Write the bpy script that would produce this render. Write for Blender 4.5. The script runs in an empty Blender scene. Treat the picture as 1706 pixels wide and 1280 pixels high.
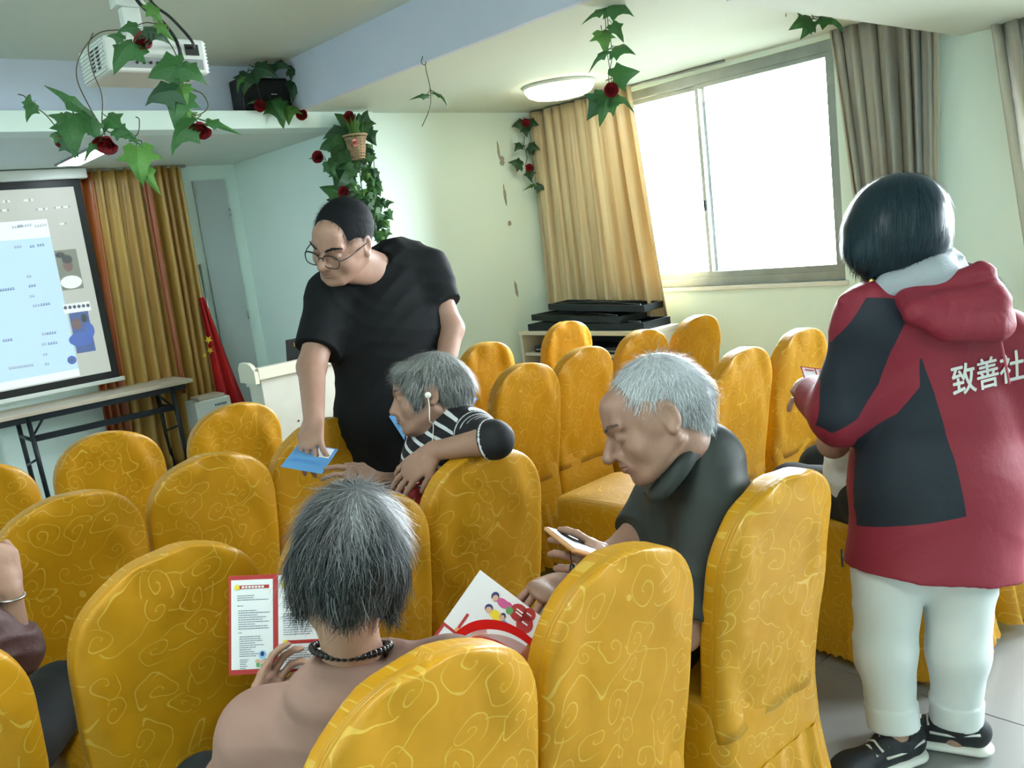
import bpy, bmesh, math, random
import numpy as np
from mathutils import Vector, Matrix
random.seed(7); RNG = np.random.default_rng(7)
SC = bpy.context.scene; COL = SC.collection
# ------------------------------------------------------------------ camera
CAM_F, CAM_H = 1435.4, 1.5
def cam_axes(pitch=.17326, roll=.12419, yaw=.72312):
    f = np.array([math.sin(yaw)*math.cos(pitch), math.cos(yaw)*math.cos(pitch), -math.sin(pitch)])
    r0 = np.array([math.cos(yaw), -math.sin(yaw), 0.]); d0 = np.cross(f, r0)
    r = math.cos(roll)*r0+math.sin(roll)*d0; d = -math.sin(roll)*r0+math.cos(roll)*d0
    return np.array([r, d, f])
CR = cam_axes()
cd = bpy.data.cameras.new('camera'); cam = bpy.data.objects.new('camera', cd); COL.objects.link(cam)
cd.sensor_width = 36; cd.lens = CAM_F/1706*36; cd.clip_start = .05; cd.clip_end = 200
cam.matrix_world = Matrix([[CR[0][i], -CR[1][i], -CR[2][i], (0, 0, CAM_H)[i]] for i in range(3)]+[[0, 0, 0, 1]])
SC.camera = cam
# ------------------------------------------------------------------ world, daylight, exposure
wd = bpy.data.worlds.new('sky'); SC.world = wd; wd.use_nodes = True
bg = wd.node_tree.nodes['Background']; bg.inputs[0].default_value = (.88, .98, 1.04, 1); bg.inputs[1].default_value = 22.0
SC.view_settings.view_transform = 'Standard'; SC.view_settings.look = 'None'; SC.view_settings.gamma = 1
SC.view_settings.exposure = 1.7; SC.view_settings.use_curve_mapping = False
SC.cycles.max_bounces = 6; SC.cycles.diffuse_bounces = 4; SC.cycles.glossy_bounces = 3; SC.cycles.transparent_max_bounces = 8; SC.cycles.use_adaptive_sampling = True; SC.cycles.adaptive_threshold = .08; SC.cycles.adaptive_min_samples = 16
SC.cycles.sample_clamp_indirect = 6; SC.cycles.caustics_reflective = False; SC.cycles.caustics_refractive = False
WINDOWS = [(2.52, 4.25, .97, 2.37), (.12, 1.5, .97, 2.2), (-2.3, -.5, .97, 2.37)]   # y0,y1,z0,z1 in the wall at x=5
for y0, y1, z0, z1 in WINDOWS:
    ld = bpy.data.lights.new('daylight_portal', 'AREA'); ld.shape = 'RECTANGLE'; ld.size = z1-z0; ld.size_y = y1-y0; ld.cycles.is_portal = True
    lo = bpy.data.objects.new('daylight_portal', ld); COL.objects.link(lo); lo.location = (5.12, (y0+y1)/2, (z0+z1)/2); lo.rotation_euler = (0, math.pi/2, 0)
# ------------------------------------------------------------------ helpers
def P(x, y, d):
    """world point of a place measured in the photo at a given distance along the view axis"""
    v = np.array([(x-853)/CAM_F*d, (y-640)/CAM_F*d, d]); return CR.T@v+np.array([0, 0, CAM_H])
def CV(x, y, z):
    """direction given as right, down, away"""
    v = CR.T@np.array([x, y, z], float); return v/np.linalg.norm(v)
def nz(v): v = np.array(v, float); return v/np.linalg.norm(v)
def tag(o, label=None, cat=None, group=None, kind=None):
    if label: o['label'] = label
    if cat: o['category'] = cat
    if group: o['group'] = group
    if kind: o['kind'] = kind
    return o
def empty(name, loc=(0, 0, 0), rz=0):
    o = bpy.data.objects.new(name, None); COL.objects.link(o); o.location = loc; o.rotation_euler = (0, 0, rz); return o
def link(name, me, mat=None, parent=None, loc=None, smooth=None):
    o = bpy.data.objects.new(name, me); COL.objects.link(o)
    if parent is not None: o.parent = parent
    if loc is not None: o.location = loc
    if mat is not None and not len(me.materials): me.materials.append(mat)
    return o
class MB:
    """collects shapes for ONE mesh"""
    def __init__(s): s.v = []; s.f = []; s.m = []; s.uv = {}; s.sm = []
    def add(s, vs, fs, mi=0, smooth=False, M=None, uvs=None):
        b = len(s.v)
        for p in vs: s.v.append(tuple(M@Vector(p)) if M is not None else tuple(p))
        for f in fs: s.f.append([b+i for i in f]); s.m.append(mi); s.sm.append(smooth)
        if uvs is not None:
            for i, u in enumerate(uvs): s.uv[b+i] = u
        return s
    def box(s, c, d, mi=0, M=None, bev=0):
        x, y, z = c; a, b, e = d[0]/2, d[1]/2, d[2]/2
        if bev:
            n = []; fs = []
            bm = bmesh.new(); bmesh.ops.create_cube(bm, size=1)
            for vv in bm.verts: vv.co = (vv.co.x*d[0]+x, vv.co.y*d[1]+y, vv.co.z*d[2]+z)
            bmesh.ops.bevel(bm, geom=bm.edges[:], offset=bev, segments=2, affect='EDGES', profile=.5)
            bm.verts.index_update(); s.add([tuple(q.co) for q in bm.verts], [[q.index for q in f.verts] for f in bm.faces], mi, False, M); bm.free(); return s
        vs = [(x+i*a, y+j*b, z+k*e) for i in (-1, 1) for j in (-1, 1) for k in (-1, 1)]
        return s.add(vs, [(0, 1, 3, 2), (4, 6, 7, 5), (0, 4, 5, 1), (2, 3, 7, 6), (0, 2, 6, 4), (1, 5, 7, 3)], mi, False, M)
    def bb(s, x0, x1, y0, y1, z0, z1, mi=0, bev=0): return s.box(((x0+x1)/2, (y0+y1)/2, (z0+z1)/2), (x1-x0, y1-y0, z1-z0), mi, None, bev)
    def tube(s, pts, r, n=8, mi=0, cap=True, smooth=True, flat=1, M=None):
        pts = [np.array(p, float) for p in pts]; m = len(pts); rs = r if isinstance(r, (list, tuple, np.ndarray)) else [r]*m
        vs = []; up = None
        for i, p in enumerate(pts):
            t = pts[min(i+1, m-1)]-pts[max(i-1, 0)]; t = t/(np.linalg.norm(t)+1e-12)
            if up is None: up = np.array([0, 0, 1.]) if abs(t[2]) < .9 else np.array([1., 0, 0])
            a = np.cross(up, t); a /= np.linalg.norm(a)+1e-12; b = np.cross(t, a); up = b
            for k in range(n):
                q = 2*math.pi*k/n; vs.append(p+rs[i]*(math.cos(q)*a+flat*math.sin(q)*b))
        fs = [(i*n+k, i*n+(k+1) % n, (i+1)*n+(k+1) % n, (i+1)*n+k) for i in range(m-1) for k in range(n)]
        if cap: fs += [tuple(range(n))[::-1], tuple((m-1)*n+k for k in range(n))]
        return s.add(vs, fs, mi, smooth, M)
    def lathe(s, prof, n=24, mi=0, M=None, smooth=True, cap=True):
        vs = [(r*math.cos(2*math.pi*k/n), r*math.sin(2*math.pi*k/n), z) for r, z in prof for k in range(n)]; m = len(prof)
        fs = [(i*n+k, i*n+(k+1) % n, (i+1)*n+(k+1) % n, (i+1)*n+k) for i in range(m-1) for k in range(n)]
        if cap: fs += [tuple(range(n))[::-1], tuple((m-1)*n+k for k in range(n))]
        return s.add(vs, fs, mi, smooth, M)
    def loft(s, rings, mi=0, smooth=True, cap0=False, cap1=False, uvs=None, closed=True):
        n = len(rings[0]); m = len(rings); vs = [p for r in rings for p in r]; kk = n if closed else n-1
        fs = [(i*n+k, i*n+(k+1) % n, (i+1)*n+(k+1) % n, (i+1)*n+k) for i in range(m-1) for k in range(kk)]
        if cap0: fs.append(tuple(range(n))[::-1])
        if cap1: fs.append(tuple((m-1)*n+k for k in range(n)))
        return s.add(vs, fs, mi, smooth, None, uvs)
    def prism(s, poly, z0, z1, mi=0, M=None):
        n = len(poly); vs = [(x, y, z0) for x, y in poly]+[(x, y, z1) for x, y in poly]
        return s.add(vs, [tuple(range(n))[::-1], tuple(range(n, 2*n))]+[(k, (k+1) % n, n+(k+1) % n, n+k) for k in range(n)], mi, False, M)
    def mesh(s, name, mats):
        me = bpy.data.meshes.new(name); me.from_pydata(s.v, [], s.f)
        for m in (mats if isinstance(mats, (list, tuple)) else [mats]): me.materials.append(m)
        me.polygons.foreach_set('material_index', s.m); me.polygons.foreach_set('use_smooth', s.sm)
        if s.uv:
            u = me.uv_layers.new(name='UVMap'); li = np.zeros(len(me.loops), np.int32); me.loops.foreach_get('vertex_index', li)
            arr = np.array([s.uv.get(i, (0, 0)) for i in range(len(s.v))], np.float32)[li]; u.data.foreach_set('uv', arr.ravel())
        me.update(); return me
    def build(s, name, mats, parent=None, loc=None): return link(name, s.mesh(name, mats), None, parent, loc)
def frame(o, x, y, z):
    """4x4 from origin and three axes"""
    return Matrix([[x[i], y[i], z[i], o[i]] for i in range(3)]+[[0, 0, 0, 1]])
# ------------------------------------------------------------------ materials
MAT = {}
def srgb(r, g, b):
    f = lambda c: (c/255/12.92) if c/255 <= .04045 else ((c/255+.055)/1.055)**2.4
    return (f(r), f(g), f(b), 1)
def nodes(name):
    m = bpy.data.materials.new(name); m.use_nodes = True; nt = m.node_tree; MAT[name] = m
    return m, nt, nt.nodes['Principled BSDF']
def N(nt, t, **kw):
    n = nt.nodes.new(t)
    for k, v in kw.items():
        if k == 'inp':
            for a, b in v.items(): n.inputs[a].default_value = b
        else: setattr(n, k, v)
    return n
def math_n(nt, op, a, b=None, c=None):
    n = nt.nodes.new('ShaderNodeMath'); n.operation = op
    for i, q in enumerate((a, b, c)):
        if q is None: continue
        if isinstance(q, (int, float)): n.inputs[i].default_value = q
        else: nt.links.new(q, n.inputs[i])
    return n.outputs[0]
def mixc(nt, fac, a, b):
    n = nt.nodes.new('ShaderNodeMix'); n.data_type = 'RGBA'
    if isinstance(fac, (int, float)): n.inputs[0].default_value = fac
    else: nt.links.new(fac, n.inputs[0])
    for i, q in ((6, a), (7, b)):
        if isinstance(q, tuple): n.inputs[i].default_value = q
        else: nt.links.new(q, n.inputs[i])
    return n.outputs[2]
def mat(name, col, rough=.6, metal=0, col2=None, scale=8, bump=0, bscale=60, spec=.4, stretch=None, trans=0, alpha=1, emit=None, detail=3, coord='Object'):
    m, nt, b = nodes(name); L = nt.links
    b.inputs['Roughness'].default_value = rough; b.inputs['Metallic'].default_value = metal; b.inputs['Specular IOR Level'].default_value = spec
    tc = N(nt, 'ShaderNodeTexCoord'); vec = tc.outputs[coord]
    if stretch:
        mp = N(nt, 'ShaderNodeMapping'); mp.inputs['Scale'].default_value = stretch; L.new(vec, mp.inputs[0]); vec = mp.outputs[0]
    if col2:
        nn = N(nt, 'ShaderNodeTexNoise', inp={'Scale': scale, 'Detail': detail}); L.new(vec, nn.inputs['Vector'])
        f = math_n(nt, 'MULTIPLY_ADD', nn.outputs[0], 2.2, -.6); f.node.use_clamp = True
        L.new(mixc(nt, f, col, col2), b.inputs['Base Color'])
    else: b.inputs['Base Color'].default_value = col
    if bump:
        nb = N(nt, 'ShaderNodeTexNoise', inp={'Scale': bscale, 'Detail': 3}); L.new(vec, nb.inputs['Vector'])
        bp = N(nt, 'ShaderNodeBump', inp={'Strength': bump, 'Distance': .01}); L.new(nb.outputs[0], bp.inputs['Height']); L.new(bp.outputs[0], b.inputs['Normal'])
    if trans:
        t = N(nt, 'ShaderNodeBsdfTranslucent'); t.inputs[0].default_value = col; mx = N(nt, 'ShaderNodeMixShader'); mx.inputs[0].default_value = trans
        L.new(b.outputs[0], mx.inputs[1]); L.new(t.outputs[0], mx.inputs[2]); L.new(mx.outputs[0], nt.nodes['Material Output'].inputs[0])
    if alpha < 1: b.inputs['Alpha'].default_value = alpha
    if emit: b.inputs['Emission Color'].default_value = emit[0]; b.inputs['Emission Strength'].default_value = emit[1]
    return m
mat('wall', (.80, .95, .90, 1), .75, col2=(.76, .92, .86, 1), scale=1.2, bump=.08, bscale=90)
mat('ceiling', (.74, .83, .77, 1), .8, col2=(.70, .79, .73, 1), scale=.8, bump=.05)
mat('beam', (.68, .73, .88, 1), .8, col2=(.64, .69, .84, 1), scale=1.5, bump=.05)
mat('tile', (.25, .255, .25, 1), .22, col2=(.22, .225, .22, 1), scale=3, spec=.35)
mat('grout', (.03, .03, .03, 1), .9)
mat('alu', (.34, .37, .35, 1), .45, .6, col2=(.28, .31, .29, 1), scale=9)
mat('black', (.012, .013, .014, 1), .45)
mat('blackmetal', (.015, .022, .027, 1), .4, .3)
mat('white', (.72, .74, .70, 1), .5)
mat('whiteplastic', (.70, .72, .68, 1), .4)
mat('greyplastic', (.28, .29, .29, 1), .5)
mat('wood', (.55, .47, .36, 1), .5, col2=(.48, .40, .30, 1), scale=5, stretch=(1, 6, 6))
mat('legwood', (.24, .14, .07, 1), .5, col2=(.17, .09, .04, 1), scale=12)
mat('chrome', (.6, .6, .6, 1), .25, 1)
mat('gold', (.75, .55, .18, 1), .3, 1)
def glass_mat():
    m, nt, b = nodes('glass'); L = nt.links
    t = N(nt, 'ShaderNodeBsdfTransparent'); g = N(nt, 'ShaderNodeBsdfGlossy', inp={'Roughness': .02}); fr = N(nt, 'ShaderNodeFresnel', inp={'IOR': 1.25})
    mx = N(nt, 'ShaderNodeMixShader'); L.new(fr.outputs[0], mx.inputs[0]); L.new(t.outputs[0], mx.inputs[1]); L.new(g.outputs[0], mx.inputs[2]); L.new(mx.outputs[0], nt.nodes['Material Output'].inputs[0])
glass_mat()
# ================================================================== the room
def struct(name, mb, mats, **k):
    o = mb.build(name, mats); o['kind'] = 'structure'; return o
XL, YB, ZC, ZL = -2.5, -3.2, 2.705, 2.40
gd = MB().bb(-60, 120, -90, 90, -12.2, -12); mat('asphalt', (.09, .10, .08, 1), .9, col2=(.12, .12, .10, 1), scale=.3); struct('outdoor_ground', gd, MAT['asphalt'])  # ground plane outside, added to cut the light thrown up at the ceiling
fl = struct('floor', MB().bb(XL-.2, 5.2, YB-.2, 6.9, -.12, -.008), MAT['grout'])
tile = MB().box((0, 0, -.006), (.7965, .7965, .012), 0, None, .0012).mesh('tile', MAT['tile'])
for i in range(-7, 5):
    for j in range(-6, 8):
        x, y = 2.38+.8*i-.4, 1.36+.8*j-.4
        if x > XL-.3 and x < 5.5 and y > YB-.3 and y < 7.1: link('tile', tile, None, fl, (x, y, 0))
w = MB(); ys = sorted(WINDOWS); cur = YB
for y0, y1, z0, z1 in ys:
    w.bb(5, 5.24, cur, y0, 0, 2.8); w.bb(5, 5.24, y0, y1, 0, z0); w.bb(5, 5.24, y0, y1, z1, 2.8); cur = y1
w.bb(5, 5.24, cur, 5.2, 0, 2.8)
struct('wall_window', w, MAT['wall'])
struct('wall_corner', MB().bb(3.24, 5.0, 5.0, 5.2, 0, 2.8), MAT['wall'])
struct('wall_recess', MB().bb(3.24, 3.44, 5.2, 6.9, 0, 2.8), MAT['wall'])
struct('wall_front', MB().bb(XL, 3.24, 6.7, 6.9, 0, 2.8), MAT['wall'])
struct('wall_over_ledge', MB().bb(XL, 3.24, 5.16, 5.3, 2.41, 2.8), MAT['beam'])
struct('wall_left', MB().bb(XL-.2, XL, YB, 6.9, 0, 2.8), MAT['wall'])
struct('wall_rear', MB().bb(XL, 5.2, YB-.2, YB, 0, 2.8), MAT['wall'])
struct('ceiling', MB().bb(XL-.2, 2.87, YB-.2, 5.16, ZC, ZC+.1), MAT['ceiling'])
lc = MB().bb(2.90, 5.0, YB, 5.0, ZL, ZC+.1)
struct('ceiling_window_side', lc, MAT['ceiling'])
struct('ceiling_beam', MB().bb(2.865, 2.90, YB, 5.16, ZL, ZC+.1), MAT['beam'])
struct('ceiling_soffit', MB().bb(2.854, 5.0, .75, 1.828, 2.213, 2.3995), MAT['ceiling'])
struct('ceiling_recess', MB().bb(XL, 3.24, 5.16, 6.7, 2.305, 2.409), MAT['ceiling'])
struct('trim_1', MB().bb(XL, 3.45, 4.965, 5.1595, 2.302, 2.408, 0, .003), MAT['wall'])
# wall panel (flush grey-blue door) on the front wall
mat('panel', (.50, .56, .56, 1), .6, col2=(.46, .52, .53, 1), scale=2)
d1 = struct('door_1', MB().bb(2.87, 3.135, 6.675, 6.70, .02, 2.19, 0, .002), MAT['panel'])
h = MB()
for z in (1.93, 1.1, .3): h.tube([(3.128, 6.668, z-.03), (3.128, 6.668, z+.03)], .006); 
h.build('hinge', MAT['chrome'], d1)
# peeling paint marks on the wall in the corner
mat('plaster', (.40, .39, .33, 1), .9, col2=(.33, .32, .27, 1), scale=30)
def blob(mb, cx, cz, w, hgt, seed, n=18):
    r = random.Random(seed); pts = []
    for k in range(n):
        q = 2*math.pi*k/n; rr = .75+.5*r.random(); pts.append((cx+w/2*rr*math.cos(q), cz+hgt/2*rr*math.sin(q)))
    M = Matrix([[1, 0, 0, 0], [0, 0, -1, 5.0], [0, 1, 0, 0], [0, 0, 0, 1]])
    mb.prism(pts, 0.0002, .0012, 0, M)
def pwall(x, y, Y=5.0):
    r = CR.T@np.array([x-853, y-640, CAM_F]); return r*(Y/r[1])+np.array([0, 0, CAM_H])
for i, (x, y, w_, h_) in enumerate([(830, 250, .02, .13), (836, 268, .05, .08), (841, 325, .025, .15), (849, 372, .035, .04), (860, 482, .03, .13), (877, 567, .06, .045), (889, 583, .02, .06)]):
    q = pwall(x, y); b = MB(); blob(b, q[0], q[2], w_, h_, i); o = b.build('paint_chip', MAT['plaster'])
    tag(o, ['thin tall peeled paint chip highest on pale wall', 'wide grey peeled patch below the thin tall paint chip', 'long narrow peeled strip midway down the pale wall', 'small round peeled spot under the long strip on pale wall', 'peeled upright strip in the lower pale wall', 'oval grey peeled patch low on wall near the desk', 'small peeled spot right beside the oval patch low on wall'][i], 'paint chip', 'peeled paint marks on the corner wall')
# ------------------------------------------------------------------ windows
def window(n, y0, y1, z0, z1, mull, vis):
    f = MB(); t = .045
    f.bb(5.03, 5.13, y0, y1, z0, z0+.055); f.bb(5.03, 5.13, y0, y1, z1-.06, z1); f.bb(5.03, 5.13, y0, y0+t, z0+.055, z1-.06); f.bb(5.03, 5.13, y1-t, y1, z0+.055, z1-.06)
    o = struct('window_%d' % n, f, MAT['alu'])
    for k, (a, b, x) in enumerate(((y0+t, mull+.025, 5.055), (mull-.025, y1-t, 5.095))):
        s = MB(); e = .028; za, zb = z0+.055, z1-.06
        s.bb(x-.015, x+.015, a, a+e, za, zb); s.bb(x-.015, x+.015, b-e, b, za, zb); s.bb(x-.015, x+.015, a+e, b-e, za, za+e+.012); s.bb(x-.015, x+.015, a+e, b-e, zb-e, zb)
        q = s.build('sash', MAT['alu'], o)
        MB().bb(x-.003, x+.003, a+e, b-e, za+e+.012, zb-e).build('pane', MAT['glass'], q)
        if k == 0: MB().box((x-.02, b-e/2, (za+zb)/2-.15), (.012, .018, .07), 0, None, .003).build('latch', MAT['blackmetal'], q)
    MB().bb(4.985, 5.03, y0-.02, y1+.02, z0-.03, z0, 0, .004).build('window_sill', MAT['white'], o)
window(1, *WINDOWS[0], 3.495, True); window(2, *WINDOWS[1], .8, False); window(3, *WINDOWS[2], -1.4, False)
# ------------------------------------------------------------------ curtains
def curtain_mat(name, ca, cb, trans=.25, stripe=0):
    m, nt, b = nodes(name); L = nt.links; tc = N(nt, 'ShaderNodeTexCoord')
    mp = N(nt, 'ShaderNodeMapping'); mp.inputs['Scale'].default_value = (7, .3, 1); L.new(tc.outputs['UV'], mp.inputs[0])
    nn = N(nt, 'ShaderNodeTexNoise', inp={'Scale': 1.0, 'Detail': 2}); L.new(mp.outputs[0], nn.inputs['Vector'])
    f = math_n(nt, 'MULTIPLY_ADD', nn.outputs[0], 3, -1); f.node.use_clamp = True
    c = mixc(nt, f, ca, cb)
    L.new(c, b.inputs['Base Color']); b.inputs['Roughness'].default_value = .38; b.inputs['Specular IOR Level'].default_value = .6
    t = N(nt, 'ShaderNodeBsdfTranslucent'); L.new(c, t.inputs[0]); mx = N(nt, 'ShaderNodeMixShader'); mx.inputs[0].default_value = trans
    L.new(b.outputs[0], mx.inputs[1]); L.new(t.outputs[0], mx.inputs[2]); L.new(mx.outputs[0], nt.nodes['Material Output'].inputs[0])
curtain_mat('curtain_gold', srgb(222, 204, 166), srgb(190, 168, 128), .15)
curtain_mat('curtain_front', srgb(196, 160, 84), srgb(166, 122, 58), .05)
curtain_mat('curtain_red', srgb(170, 70, 26), srgb(150, 90, 40), .05)
curtain_mat('curtain_grey', srgb(232, 228, 214), srgb(200, 200, 198), .5)
def curtain(name, p0, p1, q0, q1, ztop, zbot, folds, amp, matl, seed, normal, parent=None, bulge=0, side=None):
    """cloth hung from p0-p1 (xy at top) to q0-q1 (xy at the hem) with pleats along its normal"""
    r = random.Random(seed); n = folds*10; m = 26; ph = [r.uniform(0, 6.28) for _ in range(6)]
    p0, p1, q0, q1 = [np.array(a, float) for a in (p0, p1, q0, q1)]; nn = np.array(normal, float)
    mb = MB(); rings = []; uvs = []
    warp = np.cumsum([r.uniform(.5, 1.6) for _ in range(folds)]); warp = np.concatenate([[0], warp/warp[-1]])
    for i in range(m+1):
        t = i/m; z = ztop+(zbot-ztop)*t; row = []
        for k in range(n+1):
            s = k/n; a = p0*(1-t)+q0*t; b = p1*(1-t)+q1*t
            ss = np.interp(s, warp, np.linspace(0, 1, folds+1))
            w_ = math.cos(2*math.pi*folds*ss+.5*math.sin(3*t+ph[0])*t)
            am = amp*(.55+.45*math.sin(5*s+ph[1])**2)*(.75+.35*math.sin(2.2*t+ph[2]+4*s))
            off = am*w_+.25*amp*math.sin(2*math.pi*folds*ss*2.0+ph[3]+2*t)+bulge*math.sin(math.pi*t)*math.sin(math.pi*s)
            sh = .25*amp*math.sin(2*math.pi*folds*ss+1.2)
            pos = a*(1-s)+b*s+nn*off+(b-a)/np.linalg.norm(b-a)*sh
            row.append((pos[0], pos[1], z)); uvs.append((s*1.5, t*2))
        rings.append(row)
    mb.loft(rings, 0, True, uvs=uvs, closed=False)
    o = mb.build(name, matl, parent); sd = o.modifiers.new('thick', 'SOLIDIFY'); sd.thickness = .004; return o
def rail(a, b, parent): MB().tube([a, b], .012).build('curtain_rail', MAT['alu'], parent)
t = empty('curtain', (4.9, 4.4, .55)); tag(t, 'golden beige satin curtain drawn aside between window and pale wall corner', 'curtain')
def put(o, par):
    o.parent = par; o.matrix_parent_inverse = Matrix.Translation(-par.location); return o
c = put(curtain('fabric_panel', (4.90, 4.95), (4.90, 3.93), (4.84, 4.93), (4.80, 3.70), 2.385, .70, 9, .05, MAT['curtain_gold'], 3, (-1, 0)), t)
o = MB().tube([(4.93, 4.97, 2.39), (4.93, 3.2, 2.39)], .009).build('curtain_rail', MAT['alu']); put(o, t)
t = empty('curtain', (4.9, 2.2, .2)); tag(t, 'grey beige pleated curtain hanging right of the bright window', 'curtain')
put(curtain('fabric_panel', (4.93, 2.50), (4.93, 1.90), (4.93, 2.29), (4.93, 1.98), 2.398, .2, 8, .04, MAT['curtain_grey'], 5, (-1, 0)), t)
put(curtain('lining', (4.975, 2.52), (4.975, 2.42), (4.975, 2.25), (4.975, 2.17), 2.398, .2, 2, .006, MAT['curtain_gold'], 6, (-1, 0)), t)
t = empty('curtain', (4.9, 1.5, .2)); tag(t, 'grey beige curtain at the right edge of the picture', 'curtain')
put(curtain('fabric_panel', (4.90, 1.645), (4.90, 1.22), (4.90, 1.40), (4.90, 1.08), 2.212, .2, 6, .05, MAT['curtain_grey'], 9, (-1, 0)), t)
t = empty('curtain', (2.3, 6.6, .1)); tag(t, 'long golden satin curtain with rust red strips beside the projection screen', 'curtain')
put(curtain('fabric_panel', (2.10, 6.60), (2.74, 6.60), (2.0, 6.60), (2.72, 6.60), 2.30, .06, 9, .04, MAT['curtain_front'], 12, (0, -1)), t)
put(curtain('red_strip', (1.90, 6.615), (2.12, 6.60), (1.85, 6.615), (2.02, 6.60), 2.30, .06, 3, .03, MAT['curtain_red'], 13, (0, -1)), t)
put(curtain('red_strip', (2.44, 6.545), (2.50, 6.545), (2.42, 6.545), (2.46, 6.545), 2.30, .6, 1, .012, MAT['curtain_red'], 14, (0, -1)), t)
put(MB().bb(1.0, 2.8, 6.585, 6.615, 2.285, 2.304).build('curtain_rail', MAT['alu']), t)
# ================================================================== furniture and fittings
def emit_mat(name, col, s):
    m, nt, b = nodes(name); b.inputs['Base Color'].default_value = (.1, .1, .1, 1); b.inputs['Emission Color'].default_value = col; b.inputs['Emission Strength'].default_value = s; return m
def text_mesh(body, size, ext=.0006, bold=0, align='LEFT'):
    c = bpy.data.curves.new('lettering', 'FONT'); c.body = body; c.size = size; c.extrude = ext; c.offset = bold; c.align_x = align; c.resolution_u = 3
    o = bpy.data.objects.new('tmp', c); COL.objects.link(o); dg = bpy.context.evaluated_depsgraph_get(); me = bpy.data.meshes.new_from_object(o.evaluated_get(dg)); bpy.data.objects.remove(o); return me
# ---- projection screen (picture is flat print of light on the cloth)
YS = 6.5
emit_mat('scr_bg', srgb(160, 168, 158), .42); emit_mat('scr_doc', srgb(176, 214, 250), 0.357); emit_mat('scr_docw', srgb(214, 236, 252), 0.378)
emit_mat('scr_txt', srgb(92, 110, 140), 0.210); emit_mat('scr_white', srgb(225, 235, 230), 0.336); emit_mat('scr_blue', srgb(70, 110, 200), 0.252)
emit_mat('scr_dim', srgb(130, 140, 140), .35); emit_mat('scr_photo', srgb(128, 140, 120), 0.252); emit_mat('scr_skin', srgb(120, 95, 85), 0.252); emit_mat('scr_navy', srgb(66, 98, 165), 0.252); emit_mat('scr_hair', srgb(52, 58, 58), 0.210)
scr = empty('projection_screen', (.9, YS, .8)); tag(scr, 'large white projection screen with black border showing a shared document', 'screen')
SX0, SX1, SZ0, SZ1 = -.45, 2.0, .826, 2.228; B = .05
put(MB().bb(SX0, SX1, YS, YS+.006, SZ0, SZ0+B).bb(SX0, SX1, YS, YS+.006, SZ1-B, SZ1).bb(SX0, SX0+B, YS, YS+.006, SZ0+B, SZ1-B).bb(SX1-B, SX1, YS, YS+.006, SZ0+B, SZ1-B).build('border', MAT['black']), scr)
put(MB().bb(SX0+B, SX1-B, YS+.002, YS+.006, SZ0+B, SZ1-B).build('picture', MAT['scr_bg']), scr)
put(MB().bb(SX0-.03, SX1+.03, YS-.012, YS+.02, SZ0-.03, SZ0, 0, .005).build('bottom_bar', MAT['white']), scr)
put(MB().bb(SX0-.05, SX1+.05, YS-.03, YS+.05, SZ1, 2.30, 0, .01).build('housing', MAT['white']), scr)
def scrq(mb, px, lay=1, mi=0):
    pts = [pwall(x, y, YS) for x, y in px]; mb.add([(p[0], YS+.002-.0004*lay, p[2]) for p in pts], [tuple(range(len(pts)))], mi)
def rect(mb, x0, y0, x1, y1, lay, mi=0):   # small upright rectangle on the screen, sized in screen metres
    a = pwall(x0, y0, YS); b = pwall(x1, y1, YS); mb.add([(a[0], YS+.002-.0004*lay, a[2]), (b[0], YS+.002-.0004*lay, a[2]), (b[0], YS+.002-.0004*lay, b[2]), (a[0], YS+.002-.0004*lay, b[2])], [(0, 1, 2, 3)], mi)
dx1 = pwall(78, 365, YS)[0]; dz1 = pwall(78, 365, YS)[2]; dz0 = SZ0+B+.01
doc = MB(); doc.add([(SX0+B, YS+.0016, dz0), (dx1, YS+.0016, dz0), (dx1, YS+.0016, dz1), (SX0+B, YS+.0016, dz1)], [(0, 1, 2, 3)])
doc.add([(SX0+B, YS+.0014, dz1-.12), (dx1, YS+.0014, dz1-.12), (dx1, YS+.0014, dz1), (SX0+B, YS+.0014, dz1)], [(0, 1, 2, 3)], 1)
doc.add([(SX0+B, YS+.0014, dz0), (dx1, YS+.0014, dz0), (dx1, YS+.0014, dz0+.05), (SX0+B, YS+.0014, dz0+.05)], [(0, 1, 2, 3)], 1)
put(doc.build('document', [MAT['scr_doc'], MAT['scr_docw']]), scr)
tx = MB(); rr = random.Random(2)
for (x, y, n, mi) in [(24, 414, 3, 1), (50, 413, 2, 0), (62, 411, 3, 0), (45, 463, 2, 1), (0, 486, 6, 0), (48, 479, 3, 0), (50, 496, 2, 1), (55, 512, 3, 1), (68, 510, 4, 0), (5, 570, 4, 0), (78, 558, 4, 0), (70, 559, 2, 1), (80, 575, 4, 0), (70, 576, 2, 1), (72, 593, 2, 1), (15, 616, 10, 1), (75, 609, 2, 1), (20, 381, 8, 1), (30, 379, 2, 0), (58, 379, 5, 1)]:
    for i in range(n):
        a = pwall(x+i*4.2, y-i*.6, YS); w_, h_ = .013, .016
        tx.add([(a[0]+u*w_, YS+.001, a[2]+v*h_) for u, v in ((0, 0), (1, 0), (1, .35), (0, .35))], [(0, 1, 2, 3)], mi); tx.add([(a[0]+u*w_, YS+.001, a[2]+v*h_) for u, v in ((.35, .35), (.6, .35), (.6, 1), (.35, 1))], [(0, 1, 2, 3)], mi); tx.add([(a[0]+u*w_, YS+.001, a[2]+v*h_) for u, v in ((0, .7), (1, .7), (1, .9), (0, .9))], [(0, 1, 2, 3)], mi)
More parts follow.
